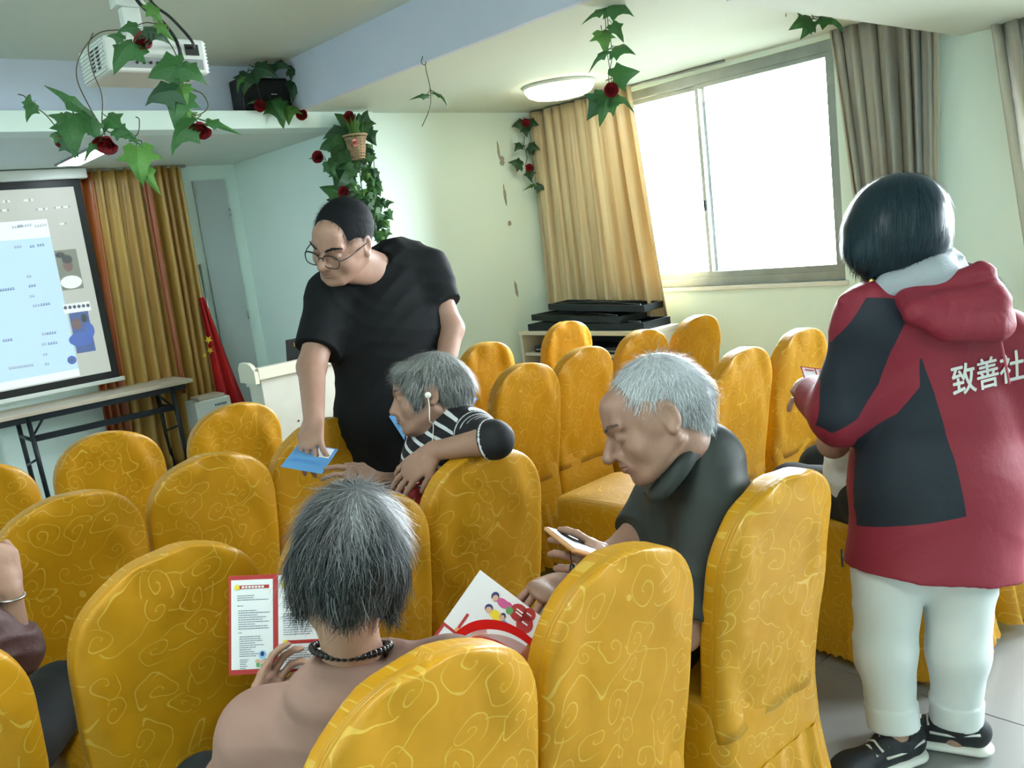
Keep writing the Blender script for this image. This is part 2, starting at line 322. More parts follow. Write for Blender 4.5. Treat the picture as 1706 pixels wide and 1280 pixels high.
for (x, y, n) in [(40, 336, 4), (90, 348, 7), (5, 338, 3), (60, 351, 5), (0, 353, 4), (100, 375, 3)]:
    for i in range(n):
        a = pwall(x+i*4, y-i*.3, YS); tx.add([(a[0]+u*.013, YS+.001, a[2]+v*.014) for u, v in ((0, 0), (1, 0), (1, 1), (0, 1))], [(0, 1, 2, 3)], 2 if (i+int(x)) % 3 else 3)
put(tx.build('document_text', [MAT['scr_txt'], MAT['scr_dim'], MAT['scr_white'], MAT['scr_dim']]), scr)['kind'] = 'stuff'
ph = MB()
rect(ph, 90, 418, 140, 480, 2, 0)
def ell(mb, cx, cy, rx, rz, lay, mi, n=14):
    a = pwall(cx, cy, YS); mb.add([(a[0]+rx*math.cos(2*math.pi*k/n), YS+.002-.0004*lay, a[2]+rz*math.sin(2*math.pi*k/n)) for k in range(n)], [tuple(range(n))], mi)
ell(ph, 119, 470, .07, .045, 3, 2); ell(ph, 113, 442, .032, .045, 4, 1); ell(ph, 112, 432, .034, .03, 5, 3); ell(ph, 100, 425, .03, .02, 3, 3)
rect(ph, 113, 516, 160, 584, 2, 4); ell(ph, 128, 540, .03, .04, 3, 1); ell(ph, 140, 530, .022, .03, 3, 3); ell(ph, 135, 565, .08, .05, 3, 5); ell(ph, 150, 550, .03, .05, 4, 5)
rect(ph, 104, 508, 152, 517, 6, 2)
put(ph.build('video_tiles', [MAT['scr_photo'], MAT['scr_skin'], MAT['scr_white'], MAT['scr_hair'], MAT['scr_navy'], MAT['scr_blue']]), scr)
ic = MB()
for k in range(6): ell(ic, 109+k*7.5, 513-k*.8, .012, .013, 7, 0, 8)
ell(ic, 120, 600, .03, .03, 3, 1); ell(ic, 120, 600, .014, .014, 4, 0)
put(ic.build('icons', [MAT['scr_txt'], MAT['scr_blue']]), scr)['kind'] = 'stuff'
# ---- folding table below the screen
ft = empty('folding_table', (1.75, 6.4, 0)); tag(ft, 'narrow folding table with black metal legs under the projection screen', 'table')
put(MB().bb(1.04, 2.41, 6.22, 6.62, .712, .74, 0, .004).build('tabletop', MAT['wood']), ft)
for X in (1.31, 2.26):
    put(MB().tube([(X, 6.26, .71), (X+.02, 6.26, .02)], .016, 6).build('leg', MAT['blackmetal']), ft)
    put(MB().tube([(X, 6.58, .71), (X+.02, 6.58, .02)], .016, 6).build('leg', MAT['blackmetal']), ft)
    put(MB().bb(X, X+.04, 6.24, 6.60, 0, .022).build('foot_bar', MAT['blackmetal']), ft)
    put(MB().tube([(X, 6.26, .55), (X, 6.58, .55)], .012, 6).build('leg_crossbar', MAT['blackmetal']), ft)
    s_ = 1 if X < 2 else -1
    put(MB().tube([(X, 6.3, .55), (X+.12*s_, 6.3, .70)], .008, 6).tube([(X, 6.26, .42), (X, 6.58, .34)], .008, 6).build('brace', MAT['blackmetal']), ft)
put(MB().bb(1.31, 2.26, 6.29, 6.32, .53, .57).build('stretcher', MAT['blackmetal']), ft)
put(MB().bb(1.10, 2.36, 6.25, 6.265, .67, .712).bb(1.10, 2.36, 6.575, 6.59, .67, .712).build('apron_rail', MAT['blackmetal']), ft)
# ---- white box with an ink painting
pb = empty('storage_box', (2.54, 6.36, 0)); tag(pb, 'white box with ink brush painting standing on floor by the gold curtain', 'box')
put(MB().bb(2.415, 2.69, 6.28, 6.48, 0, .55, 0, .008).build('body', MAT['white']), pb)
put(MB().bb(2.45, 2.66, 6.30, 6.46, .55, .575, 0, .006).build('lid', MAT['wood']), pb)
ink = MB(); rr = random.Random(4); mat('ink', (.10, .12, .15, 1), .7)
for k in range(16):
    x, z = 2.45+.1*rr.random()+.02*k/16, .30+.16*rr.random(); q = rr.uniform(-.6, 2.2); l_ = rr.uniform(.03, .06)
    a = np.array([x, z]); d = np.array([math.cos(q), math.sin(q)])*l_; n_ = np.array([-d[1], d[0]])*.16
    ink.add([(p[0], 6.279, p[1]) for p in (a, a+d*.5+n_, a+d, a+d*.5-n_)], [(0, 1, 2, 3)])
for k in range(6): ink.add([(2.56+.016*k+u*.012, 6.279, .49+v*.018+.004*rr.random()) for u, v in ((0, 0), (1, .1), (1, 1), (0, .9))], [(0, 1, 2, 3)])
put(ink.build('ink_painting', MAT['ink']), pb)['kind'] = 'stuff'
# ---- flag
mat('flagred', (.52, .012, .012, 1), .55, col2=(.42, .01, .012, 1), scale=6); mat('staryellow', (.85, .60, .03, 1), .5)
fg = empty('flag', (2.80, 6.56, 0)); tag(fg, 'red flag with yellow stars furled on a pole beside the gold curtain', 'flag')
put(MB().tube([(2.80, 6.58, .02), (2.775, 6.60, 1.55)], .011, 8).build('pole', MAT['chrome']), fg)
put(MB().lathe([(.11, 0), (.11, .02), (.03, .04), (.02, .07)], 20, 0, Matrix.Translation((2.80, 6.56, 0))).build('base', MAT['blackmetal']), fg)
rings = []
for i in range(15):
    t_ = i/14; z = 1.30-.95*t_; w_ = .03+.125*t_; row = []
    for k in range(33):
        s_ = k/32; row.append((2.70+.05*t_+w_*(s_-.28)*1.6, 6.53-.02*math.cos(s_*15+2*t_)*(.5+t_)-.02*t_, z-.03*s_*t_))
    rings.append(row)
cl = put(MB().loft(rings, 0, True, closed=False).build('cloth', MAT['flagred']), fg); cl.modifiers.new('t', 'SOLIDIFY').thickness = .003
def star(mb, c, r, q0, M): 
    pts = []
    for k in range(10):
        rr_ = r if k % 2 == 0 else r*.42; a = math.pi/2+k*math.pi/5+q0; pts.append((c[0]+rr_*math.cos(a), c[1]+rr_*math.sin(a)))
    mb.prism(pts, 0, .002, 0, M)
MF = Matrix([[1, 0, 0, 0], [0, 0, -1, 6.488], [0, 1, 0, 0], [0, 0, 0, 1]]); stb = MB()
for x, y, r in ((347, 566, .034), (350, 584, .030), (341, 592, .022)):
    q = pwall(x, y, 6.49); star(stb, (q[0], q[2]), r, .5, MF)
put(stb.build('stars', MAT['staryellow']), fg)
# ---- lectern and laptop
mat('laminate', (.66, .66, .58, 1), .45, col2=(.60, .60, .53, 1), scale=10); mat('laminate_lip', (.72, .69, .56, 1), .45)
LY = 4.30; la = pwall(427, 613, LY); lb = pwall(581, 584, LY); LW = lb[0]-la[0]; LZ = (la[2]+lb[2])/2
le = empty('lectern', (la[0], LY, 0), 0); tag(le, 'white laminate lectern with a laptop on it behind the standing person', 'lectern')
MB().bb(.02, LW-.02, .02, .17, .05, LZ-.06, 0, .004).build('body', MAT['laminate'], le)
MB().bb(0, LW, -.01, .05, LZ-.065, LZ, 0, .006).build('top_lip', MAT['laminate_lip'], le)
MB().bb(0, LW, .05, .18, LZ-.065, LZ-.04, 0, .003).build('top_board', MAT['laminate'], le)
MB().bb(.16, LW-.02, .18, .52, LZ-.16, LZ-.135, 0, .003).build('worktop', MAT['laminate'], le)
MB().bb(.18, .20, .18, .50, .0, LZ-.16).bb(LW-.05, LW-.03, .18, .50, 0, LZ-.16).build('support_panel', MAT['laminate'], le)
wing = [(-.01, LZ-.08), (-.01, LZ-.02), (.02, LZ+.015), (.06, LZ+.03), (.15, LZ+.03), (.18, LZ), (.18, LZ-.08)]
Mw = Matrix([[0, 0, 1, 0], [1, 0, 0, 0], [0, 1, 0, 0], [0, 0, 0, 1]])
for x in (-.022, LW): MB().prism(wing, x, x+.022, 0, Mw).build('side_wing', MAT['laminate_lip'], le)
MB().bb(.04, LW-.04, .03, .16, 0, .05).build('plinth', MAT['greyplastic'], le)
for x in (.05, .20, .34, LW-.06):
    for z in (.62, .25): MB().lathe([(.006, 0), (.006, .002), (.003, .003)], 8, 0, Matrix.Translation((x, .02, z))@Matrix.Rotation(math.pi/2, 4, 'X')).build('screw', MAT['blackmetal'], le)
lq = pwall(473, 575, LY+.24); lp = empty('laptop', (lq[0], LY+.25, LZ-.135), 0); tag(lp, 'black laptop standing open on the white lectern', 'laptop')
MB().bb(-.01, .34, -.01, .23, 0, .018, 0, .004).build('base', MAT['black'], lp)
lid = MB().box((.165, 0, .115), (.35, .009, .23), 0, None, .003).build('lid', MAT['black'], lp); lid.location = (0, -.012, .012); lid.rotation_euler = (math.radians(12), 0, 0)
mat('logo', (.60, .35, .10, 1), .4)
tm = text_mesh('Lenovo', .034); o = link('logo', tm, MAT['logo'], lid, (.035, -.0052, .185)); o.rotation_euler = (math.pi/2, 0, 0)
# ---- loudspeaker on the ledge
sp = empty('loudspeaker', (2.74, 5.06, 2.408)); tag(sp, 'black loudspeaker standing on the wall ledge draped with ivy', 'loudspeaker')
mat('grille', (.012, .016, .018, 1), .8, bump=.6, bscale=400)
put(MB().bb(2.55, 2.93, 5.0, 5.15, 2.408, 2.61, 0, .01).build('cabinet', MAT['black']), sp)
put(MB().bb(2.57, 2.91, 4.985, 5.0, 2.425, 2.595, 0, .006).build('grille', MAT['grille']), sp)
put(MB().bb(2.735, 2.775, 4.982, 4.985, 2.505, 2.512).build('badge', MAT['chrome']), sp)
# ---- ceiling projector with mount and cables
YR = 2.92
a = pwall(172, 60, YR); b = pwall(340, 62, YR); zt = (a[2]+b[2])/2; zb = (pwall(172, 118, YR)[2]+pwall(340, 122, YR)[2])/2
PX0, PX1 = a[0], b[0]; PD = .26
pj = empty('projector', ((PX0+PX1)/2, YR+PD/2, zb)); tag(pj, 'white ceiling projector with ivy and red roses wound around it', 'projector')
put(MB().bb(PX0, PX1, YR, YR+PD, zb, zt, 0, .012).build('body', MAT['whiteplastic']), pj)
put(MB().bb(PX0+.02, PX1-.02, YR-.002, YR, zb+.012, zb+.045).build('connector_panel', MAT['greyplastic']), pj)
sk = MB()
for k in range(6): sk.lathe([(.005, 0), (.005, .004)], 8, 0, Matrix.Translation((PX0+.09+.022*k, YR-.002, zb+.028))@Matrix.Rotation(math.pi/2, 4, 'X'))
sk.bb(PX1-.075, PX1-.03, YR-.006, YR, zt-.055, zt-.02)
put(sk.build('sockets', MAT['black']), pj)
for k in range(9):
    z = zb+.01+(zt-zb-.02)*k/8
    put(MB().bb(PX0-.004, PX0+.002, YR+.015, YR+PD-.015, z-.003, z+.003).build('vent_slat', MAT['whiteplastic']), pj)
    put(MB().bb(PX1-.002, PX1+.006, YR+.015, YR+PD-.015, z-.003, z+.003).build('vent_slat', MAT['whiteplastic']), pj)
sl = MB()
for k in range(2):
    for q in range(6): sl.bb(PX0-.005, PX0, YR+.06+.05*k, YR+.085+.05*k, zb+.02+.012*q, zb+.026+.012*q)
put(sl.build('vent_opening', MAT['black']), pj)
cx = (PX0+PX1)/2-.02; cy = YR+PD/2
put(MB().bb(cx-.09, cx+.09, cy-.07, cy+.07, zt, zt+.012, 0, .003).build('mount_plate', MAT['whiteplastic']), pj)
put(MB().bb(cx-.03, cx+.03, cy-.02, cy+.02, zt+.012, zt+.12, 0, .004).bb(cx-.05, cx+.05, cy-.03, cy+.03, zt+.12, zt+.15, 0, .004).build('mount_arm', MAT['whiteplastic']), pj)
put(MB().tube([(cx, cy, zt+.15), (cx, cy, ZC-.01)], .022, 12).lathe([(.06, ZC-.012), (.06, ZC)], 20, 0, Matrix.Translation((cx, cy, 0))).build('mount_pole', MAT['whiteplastic']), pj)
put(MB().lathe([(.035, 0), (.035, .03), (.028, .045), (.022, .045)], 20, 0, Matrix.Translation((PX0+.08, YR+PD, (zb+zt)/2))@Matrix.Rotation(-math.pi/2, 4, 'X')).build('lens', MAT['black']), pj)
def cable(pts, r, lab):
    o = MB().tube(smooth_path(pts), r, 6).build('cable', MAT['black']); tag(o, lab, 'cable', 'black cables running up from the projector'); return o
def smooth_path(pts, n=8):
    pts = [np.array(p, float) for p in pts]; out = []
    for i in range(len(pts)-1):
        p0, p1, p2, p3 = pts[max(i-1, 0)], pts[i], pts[i+1], pts[min(i+2, len(pts)-1)]
        for k in range(n):
            t_ = k/n; out.append(.5*((2*p1)+(-p0+p2)*t_+(2*p0-5*p1+4*p2-p3)*t_*t_+(-p0+3*p1-3*p2+p3)*t_**3))
    out.append(pts[-1]); return out
pe = pwall(300, 97, YR)
cable([(pe[0], YR-.003, zb+.05), tuple(P(297, 75, 2.68)), tuple(P(275, 42, 2.72)), tuple(P(228, 0, 2.8)), tuple(P(205, -60, 2.95))], .0065, 'thicker black cable hanging in front of the projector')
pe = pwall(322, 80, YR)
cable([(pe[0], YR-.003, zt-.03), tuple(P(318, 66, 2.72)), tuple(P(285, 30, 2.78)), tuple(P(250, 0, 2.85)), tuple(P(225, -60, 3.0))], .005, 'thinner black cable plugged into the right side of projector')
# ---- lamps
emit_mat('ledpanel', (.8, .93, 1, 1), 7)
lt = empty('ceiling_panel_lamp', (1.885, 5.85, 2.305)); tag(lt, 'long flat white lamp panel set in the recess ceiling over the screen', 'lamp')
put(MB().bb(1.80, 1.97, 5.55, 6.30, 2.293, 2.305).build('frame', MAT['alu']), lt); put(MB().bb(1.815, 1.955, 5.565, 6.285, 2.2915, 2.2929).build('diffuser', MAT['ledpanel']), lt)
emit_mat('lampglow', (1, .95, .72, 1), 4.3)
dl = empty('dome_lamp', (4.25, 4.0, ZL)); tag(dl, 'round glowing dome lamp on the ceiling near the window curtain', 'lamp')
MB().lathe([(.235, 0), (.235, -.018), (.225, -.022)], 40).build('rim', MAT['whiteplastic'], dl)
MB().lathe([(.224, -.02), (.222, -.04), (.205, -.062), (.17, -.078), (.11, -.088), (.04, -.092), (.001, -.0925)], 40).build('shade', MAT['lampglow'], dl)
# ---- side desk with shelves, black folded frames stacked on it
dk = empty('shelf_desk', (4.7, 4.2, 0)); tag(dk, 'white shelf desk in the room corner under the gold curtain', 'desk')
mat('deskwhite', (.68, .64, .52, 1), .45, col2=(.62, .58, .47, 1), scale=8)
DX0, DX1, DY0, DY1 = 4.42, 4.76, 3.60, 4.86
put(MB().bb(DX0, DX1, DY0, DY1, .72, .75, 0, .003).build('top', MAT['deskwhite']), dk)
for z in (.56, .40, .22): put(MB().bb(DX0+.02, DX1-.02, DY0+.025, DY1-.025, z, z+.022).build('shelf', MAT['deskwhite']), dk)
for y in (DY0, DY1-.025): put(MB().bb(DX0+.01, DX1-.01, y, y+.025, 0, .72).build('side_panel', MAT['deskwhite']), dk)
put(MB().bb(DX1-.02, DX1-.01, DY0+.025, DY1-.025, .05, .72).build('back_panel', MAT['blackmetal']), dk)
def folded(c, L_, W_, H_, rz, tilt, lab):
    o = empty('folded_table_frame', c, rz); o.rotation_euler = (tilt, 0, rz); tag(o, lab, 'folded frame', 'black folded frames on the corner desk')
    b = .022
    for s_ in (-1, 1):
        MB().bb(-W_/2, W_/2, s_*(L_/2-b/2)-b/2, s_*(L_/2-b/2)+b/2, 0, H_).build('end_bar', MAT['blackmetal'], o)
        MB().bb(s_*(W_/2-b/2)-b/2, s_*(W_/2-b/2)+b/2, -L_/2+b, L_/2-b, 0, H_).build('long_bar', MAT['blackmetal'], o)
    MB().bb(-W_/2+b, W_/2-b, -L_/2+b, L_/2-b, .004, H_*.5).build('board', MAT['black'], o)
    MB().tube([(-W_/2+.03, -L_/2+.05, H_), (W_/2-.03, L_/2-.2, H_)], .009, 6).tube([(W_/2-.03, -L_/2+.15, H_), (-W_/2+.03, L_/2-.08, H_)], .009, 6).build('folded_leg', MAT['blackmetal'], o)
folded((4.60, 4.22, .751), 1.10, .30, .05, .02, 0, 'lowest black folded frame lying on the corner desk')
folded((4.60, 4.30, .813), .92, .28, .045, -.06, .02, 'middle black folded frame in the pile on the corner desk')
folded((4.64, 4.16, .880), .84, .24, .045, .10, .05, 'topmost tilted black folded frame on the corner desk')
for z, lab in ((.582, 'black folded board on the upper shelf of the corner desk'), (.422, 'black folded board on the middle shelf of the corner desk'), (.242, 'black folded board on the bottom shelf of the corner desk')):
    o = empty('folded_board', (4.575, 4.22, z)); tag(o, lab, 'folded board', 'black boards on the corner desk shelves')
    MB().bb(-.12, .12, -.52, .52, 0, .05, 0, .004).build('board', MAT['blackmetal'], o); MB().bb(-.125, -.12, -.5, .5, .02, .03).build('edge_strip', MAT['greyplastic'], o)

emit_mat('fill_led', (.93, 1, .97, 1), 7.5)  # added fill panels, out of view, that brighten the whole room
for (x, y), lab in (((.2, 1.1), 'added square fill light panel, unseen, in the high ceiling above the front chair rows'), ((.2, -1.6), 'added square fill light panel, unseen, in the high ceiling at the back of room'), ((-1.6, 1.1), 'added square fill light panel, unseen, in the high ceiling near the left wall')):
    o = empty('ceiling_panel_lamp', (x, y, ZC)); tag(o, lab, 'lamp')
    MB().bb(-.31, .31, -.31, .31, -.014, 0).build('frame', MAT['alu'], o); MB().bb(-.295, .295, -.295, .295, -.0155, -.0141).build('diffuser', MAT['fill_led'], o)
# ================================================================== chairs in satin covers
def satin():
    m, nt, b = nodes('satin'); L = nt.links
    uv = N(nt, 'ShaderNodeUVMap').outputs[0]
    oi = N(nt, 'ShaderNodeObjectInfo')
    def scroll(scale, fr, off, lw):
        mp = N(nt, 'ShaderNodeVectorMath', operation='MULTIPLY_ADD'); L.new(uv, mp.inputs[0]); mp.inputs[1].default_value = (scale,)*3
        cb = N(nt, 'ShaderNodeCombineXYZ'); L.new(math_n(nt, 'MULTIPLY_ADD', oi.outputs['Random'], 37., off), cb.inputs[0]); L.new(math_n(nt, 'MULTIPLY', oi.outputs['Random'], 19.), cb.inputs[1]); L.new(cb.outputs[0], mp.inputs[2])
        # gentle warp so curls are not perfect circles
        nw = N(nt, 'ShaderNodeTexNoise', noise_dimensions='2D', inp={'Scale': .9, 'Detail': 1}); L.new(mp.outputs[0], nw.inputs['Vector'])
        wv = N(nt, 'ShaderNodeVectorMath', operation='MULTIPLY_ADD'); L.new(nw.outputs['Color'], wv.inputs[0]); wv.inputs[1].default_value = (.7, .7, 0); L.new(mp.outputs[0], wv.inputs[2])
        vo = N(nt, 'ShaderNodeTexVoronoi', voronoi_dimensions='2D', inp={'Scale': 1, 'Randomness': .85}); L.new(wv.outputs[0], vo.inputs['Vector'])
        df = N(nt, 'ShaderNodeVectorMath', operation='SUBTRACT'); L.new(wv.outputs[0], df.inputs[0]); L.new(vo.outputs['Position'], df.inputs[1])
        sx = N(nt, 'ShaderNodeSeparateXYZ'); L.new(df.outputs[0], sx.inputs[0])
        ang = math_n(nt, 'ARCTAN2', sx.outputs[1], sx.outputs[0]); r = vo.outputs['Distance']
        sc = N(nt, 'ShaderNodeSeparateColor'); L.new(vo.outputs['Color'], sc.inputs[0])
        hand = math_n(nt, 'SIGN', math_n(nt, 'SUBTRACT', sc.outputs[0], .5))
        s = math_n(nt, 'MULTIPLY_ADD', math_n(nt, 'MULTIPLY', ang, hand), 1/(2*math.pi), math_n(nt, 'MULTIPLY_ADD', r, fr, sc.outputs[1]))
        fl = math_n(nt, 'ABSOLUTE', math_n(nt, 'SUBTRACT', math_n(nt, 'FRACT', s), .5))
        line = math_n(nt, 'LESS_THAN', fl, lw*fr)
        line = math_n(nt, 'MULTIPLY', line, math_n(nt, 'LESS_THAN', r, math_n(nt, 'MULTIPLY_ADD', sc.outputs[2], .20, .36)))
        nn = N(nt, 'ShaderNodeTexNoise', noise_dimensions='2D', inp={'Scale': .75, 'Detail': 0}); L.new(wv.outputs[0], nn.inputs['Vector'])
        con = math_n(nt, 'ABSOLUTE', math_n(nt, 'SUBTRACT', math_n(nt, 'FRACT', math_n(nt, 'MULTIPLY', nn.outputs[0], 2.6)), .5))
        con = math_n(nt, 'MULTIPLY', math_n(nt, 'LESS_THAN', con, .022), math_n(nt, 'GREATER_THAN', r, .34))
        return math_n(nt, 'MAXIMUM', line, con)
    f = scroll(12.0, 3.6, 0, .0135)
    nn = N(nt, 'ShaderNodeTexNoise', inp={'Scale': 5, 'Detail': 2}); L.new(uv, nn.inputs['Vector'])
    base = mixc(nt, nn.outputs[0], (.50, .235, .004, 1), (.62, .31, .006, 1))
    col = mixc(nt, math_n(nt, 'MULTIPLY', f, .7), base, (.72, .50, .09, 1))
    L.new(col, b.inputs['Base Color'])
    L.new(math_n(nt, 'MULTIPLY_ADD', f, -.10, .42), b.inputs['Roughness']); b.inputs['Specular IOR Level'].default_value = .55
    b.inputs['Sheen Weight'].default_value = .12; b.inputs['Sheen Roughness'].default_value = .35; b.inputs['Sheen Tint'].default_value = (1, .85, .3, 1)
    bp = N(nt, 'ShaderNodeBump', inp={'Strength': .25, 'Distance': .002}); L.new(f, bp.inputs['Height']); nb = N(nt, 'ShaderNodeTexNoise', inp={'Scale': 9, 'Detail': 2}); L.new(uv, nb.inputs['Vector']); b2 = N(nt, 'ShaderNodeBump', inp={'Strength': .35, 'Distance': .02}); L.new(nb.outputs[0], b2.inputs['Height']); L.new(bp.outputs[0], b2.inputs['Normal']); L.new(b2.outputs[0], b.inputs['Normal'])
    t = N(nt, 'ShaderNodeBsdfTranslucent'); L.new(mixc(nt, .5, col, (.75, .62, .03, 1)), t.inputs[0]); mx = N(nt, 'ShaderNodeMixShader'); mx.inputs[0].default_value = .26
    L.new(b.outputs[0], mx.inputs[1]); L.new(t.outputs[0], mx.inputs[2]); L.new(mx.outputs[0], nt.nodes['Material Output'].inputs[0])
satin()
LEAN = .085
def back_y(z): return -.012-LEAN*max(0, (z-.44)/.51)**1.15
def chair_back(seed):
    r = random.Random(seed); ph = [r.uniform(0, 6.28) for _ in range(8)]; n = 64; rings = []; uvs = []; zs = list(np.linspace(.40, .76, 12))+list(.76+.19*np.sin(np.linspace(0, math.pi/2, 15))[1:])
    asym = r.uniform(-.012, .012); dent = r.uniform(-1, 1)
    for z in zs:
        t = max(0, (z-.76)/.19); w = .203-.012*max(0, (.62-z)/.2); w *= (max(0, 1-t**2.45))**.47 if t < 1 else 0
        w = max(w, .010); th = .035*(1-.12*t**4)*(min(1, w/.025))**.5; row = []
        for k in range(n):
            q = 2*math.pi*k/n; cx, sy = math.cos(q), math.sin(q)
            x = w*abs(cx)**.42*(1 if cx >= 0 else -1); y = th*abs(sy)**.32*(1 if sy >= 0 else -1)
            wr = .006*math.sin(9*x/.2+7*z+ph[0])*math.sin(11*z+ph[1])+.004*math.sin(31*z+14*x+ph[2])*math.sin(8*x*5+ph[3])+.008*dent*math.exp(-((x-asym*6)/.05)**2)*math.sin((z-.45)*9)
            y += wr*abs(sy)
            row.append((x+asym*t, back_y(z)-.004+y, z+.006*math.sin(6*x+ph[4])*t)); uvs.append((x+(0 if sy < 0 else .5)+.03*(y), z))
        rings.append(row)
    mb = MB(); mb.loft(rings, 0, True, cap0=True, cap1=True, uvs=uvs); return mb.mesh('back_cover', MAT['satin'])
def rrect(hx, y0, y1, rad, n=96):
    """closed outline, evenly spaced; returns points and outward normals"""
    pts = []; cs = [(hx-rad, y1-rad, 0), (-hx+rad, y1-rad, math.pi/2), (-hx+rad, y0+rad, math.pi), (hx-rad, y0+rad, 1.5*math.pi)]
    for cx, cy, a in cs:
        for k in range(9): q = a+math.pi/2*k/8; pts.append((cx+rad*math.cos(q), cy+rad*math.sin(q), math.cos(q), math.sin(q)))
    pts.append(pts[0]); a = np.array(pts); d = np.concatenate([[0], np.cumsum(np.linalg.norm(np.diff(a[:, :2], axis=0), axis=1))]); s = np.linspace(0, d[-1], n, endpoint=False)
    return np.stack([np.interp(s, d, a[:, i]) for i in range(4)], 1), s
def chair_seat(seed):
    r = random.Random(seed+50); o, s = rrect(.199, -.048, .43, .045); rings = []; uvs = []
    c = np.array([0, .19])
    for z, k, in ((.285, 1.015), (.33, 1.012), (.40, 1.005), (.455, 1.0), (.474, .985), (.482, .955)):
        row = []
        for p, q in zip(o, s): xy = c+(p[:2]-c)*k; row.append((xy[0], xy[1], z+(.003*math.sin(q*20+seed) if z < .45 else 0))); uvs.append((q, z))
        rings.append(row)
    for k, z in ((.7, .490), (.4, .495), (.08, .497)):
        row = []
        for p in o: xy = c+(p[:2]-c)*k; row.append((xy[0], xy[1], z)); uvs.append((xy[0]+.3, xy[1]+.7))
        rings.append(row)
    mb = MB(); mb.loft(rings, 0, True, cap1=True, uvs=uvs); return mb.mesh('seat_cover', MAT['satin'])
def chair_skirt(seed):
    r = random.Random(seed+90); o, s = rrect(.199, -.05, .432, .05, 260); rings = []; uvs = []; tot = s[-1]; ph = [r.uniform(0, 6.28) for _ in range(4)]; m = 10; npl = 27
    for i in range(m+1):
        t = i/m; row = []
        for p, q in zip(o, s):
            u = q/tot; w = 2*math.pi*npl*u+1.2*math.sin(2*math.pi*3*u+ph[0])
            am = (.0045+.014*t)*(.6+.4*math.sin(2*math.pi*5*u+ph[1])); off = .004+.052*t**1.2+am*math.sin(w)+.006*t*math.sin(2*math.pi*7*u+ph[2])
            zz = .295-(.295-.028)*t
            if i == m: zz += .010*abs(math.sin(w*1.0))
            row.append((p[0]+p[2]*off*.42, p[1]+p[3]*off, zz)); uvs.append((q*1.4, zz))
        rings.append(row)
    mb = MB(); mb.loft(rings, 0, True, uvs=uvs); return mb.mesh('skirt', MAT['satin'])
BACKS = [chair_back(i) for i in range(5)]; SEATS = [chair_seat(i) for i in range(2)]; SKIRTS = [chair_skirt(i) for i in range(3)]
legm = MB().tube([(0, 0, .28), (0, 0, 0)], [.02, .015], 6, smooth=False).mesh('leg', MAT['legwood'])
def chair(x, y, rz, label, group, seed):
    """x, y: where the top of the back is"""
    r = random.Random(seed*13+5); o = empty('covered_chair', (x, y, 0), rz); o.location = (x-math.sin(rz)*LEAN, y+math.cos(rz)*LEAN+.012, 0)
    tag(o, label, 'chair', group)
    link('back_cover', BACKS[seed % 5], None, o); link('seat_cover', SEATS[seed % 2], None, o); link('skirt', SKIRTS[seed % 3], None, o)
    for a in (-.175, .175):
        for b in (.0, .385): link('leg', legm, None, o, (a, b, 0))
    return o
G1, G2 = 'gold covered chairs left of the aisle', 'gold covered chairs right of the aisle'
CH = [(.602, .935, .0, 'nearest gold covered chair, its back hiding the shoulder of the beige shirt', G1),
 (1.032, .949, .0, 'gold covered chair beside the red gift bag, in front of the white haired person', G1),
 (1.52, .935, -.03, 'gold covered chair whose seat holds the person in dark polo', G1),
 (.075, 1.735, .0, 'gold covered chair cut by the bottom left edge of the picture', G1),
 (.551, 1.759, .02, 'gold covered chair with wide scroll pattern just left of the open red leaflet', G1),
 (.98, 1.712, .0, 'gold covered chair mostly hidden behind the head with black and grey hair', G1),
 (1.388, 1.729, -.02, 'gold covered chair over whose back the striped shirt wearer drapes her arm', G1),
 (.575, 2.565, .02, 'gold covered chair behind the hand with the silver bracelet', G1),
 (.999, 2.578, .0, 'gold covered chair in the middle of the left block, second row from front', G1),
 (1.407, 2.609, .03, 'gold covered chair under the standing person\'s hand and blue leaflet', G1),
 (.50, 3.40, .0, 'small gold chair cut by the left picture edge below the folding table', G1),
 (.961, 3.424, .02, 'front row gold covered chair right before the folding table legs', G1),
 (1.458, 3.408, -.02, 'front row gold covered chair beside the white lectern', G1),
 (2.39, 1.80, .03, 'gold covered chair just behind the white haired person\'s head, empty seat to its left', G2),
 (2.845, 1.87, -.02, 'gold covered chair second from the aisle in the row before the red jacket', G2),
 (3.337, 1.89, -.04, 'gold covered chair nearest the red jacket wearer\'s leaflet, below the window', G2),
 (2.442, 2.667, .02, 'gold covered aisle chair right behind the striped shirt wearer\'s shoulder', G2),
 (2.841, 2.705, .0, 'gold covered chair second from the aisle, above the white haired person\'s forehead', G2),
 (3.327, 2.745, .0, 'plain looking gold chair below the right end of the corner desk', G2),
 (3.73, 2.71, -.03, 'gold covered chair nearest the window wall, tallest against the pale wall', G2),
 (2.907, 3.466, .03, 'front row gold chair beside the standing person\'s bare elbow', G2),
 (3.61, 3.535, .0, 'front row gold chair in front of the left end of corner desk', G2),
 (2.62, .955, .0, 'gold covered chair under the seated person in white shirt', G2),
 (3.10, .93, .0, 'gold covered chair at the right picture edge behind the red jacket', G2)]
for i, (x, y, rz, lab, g) in enumerate(CH): chair(x, y, rz, lab, g, i)
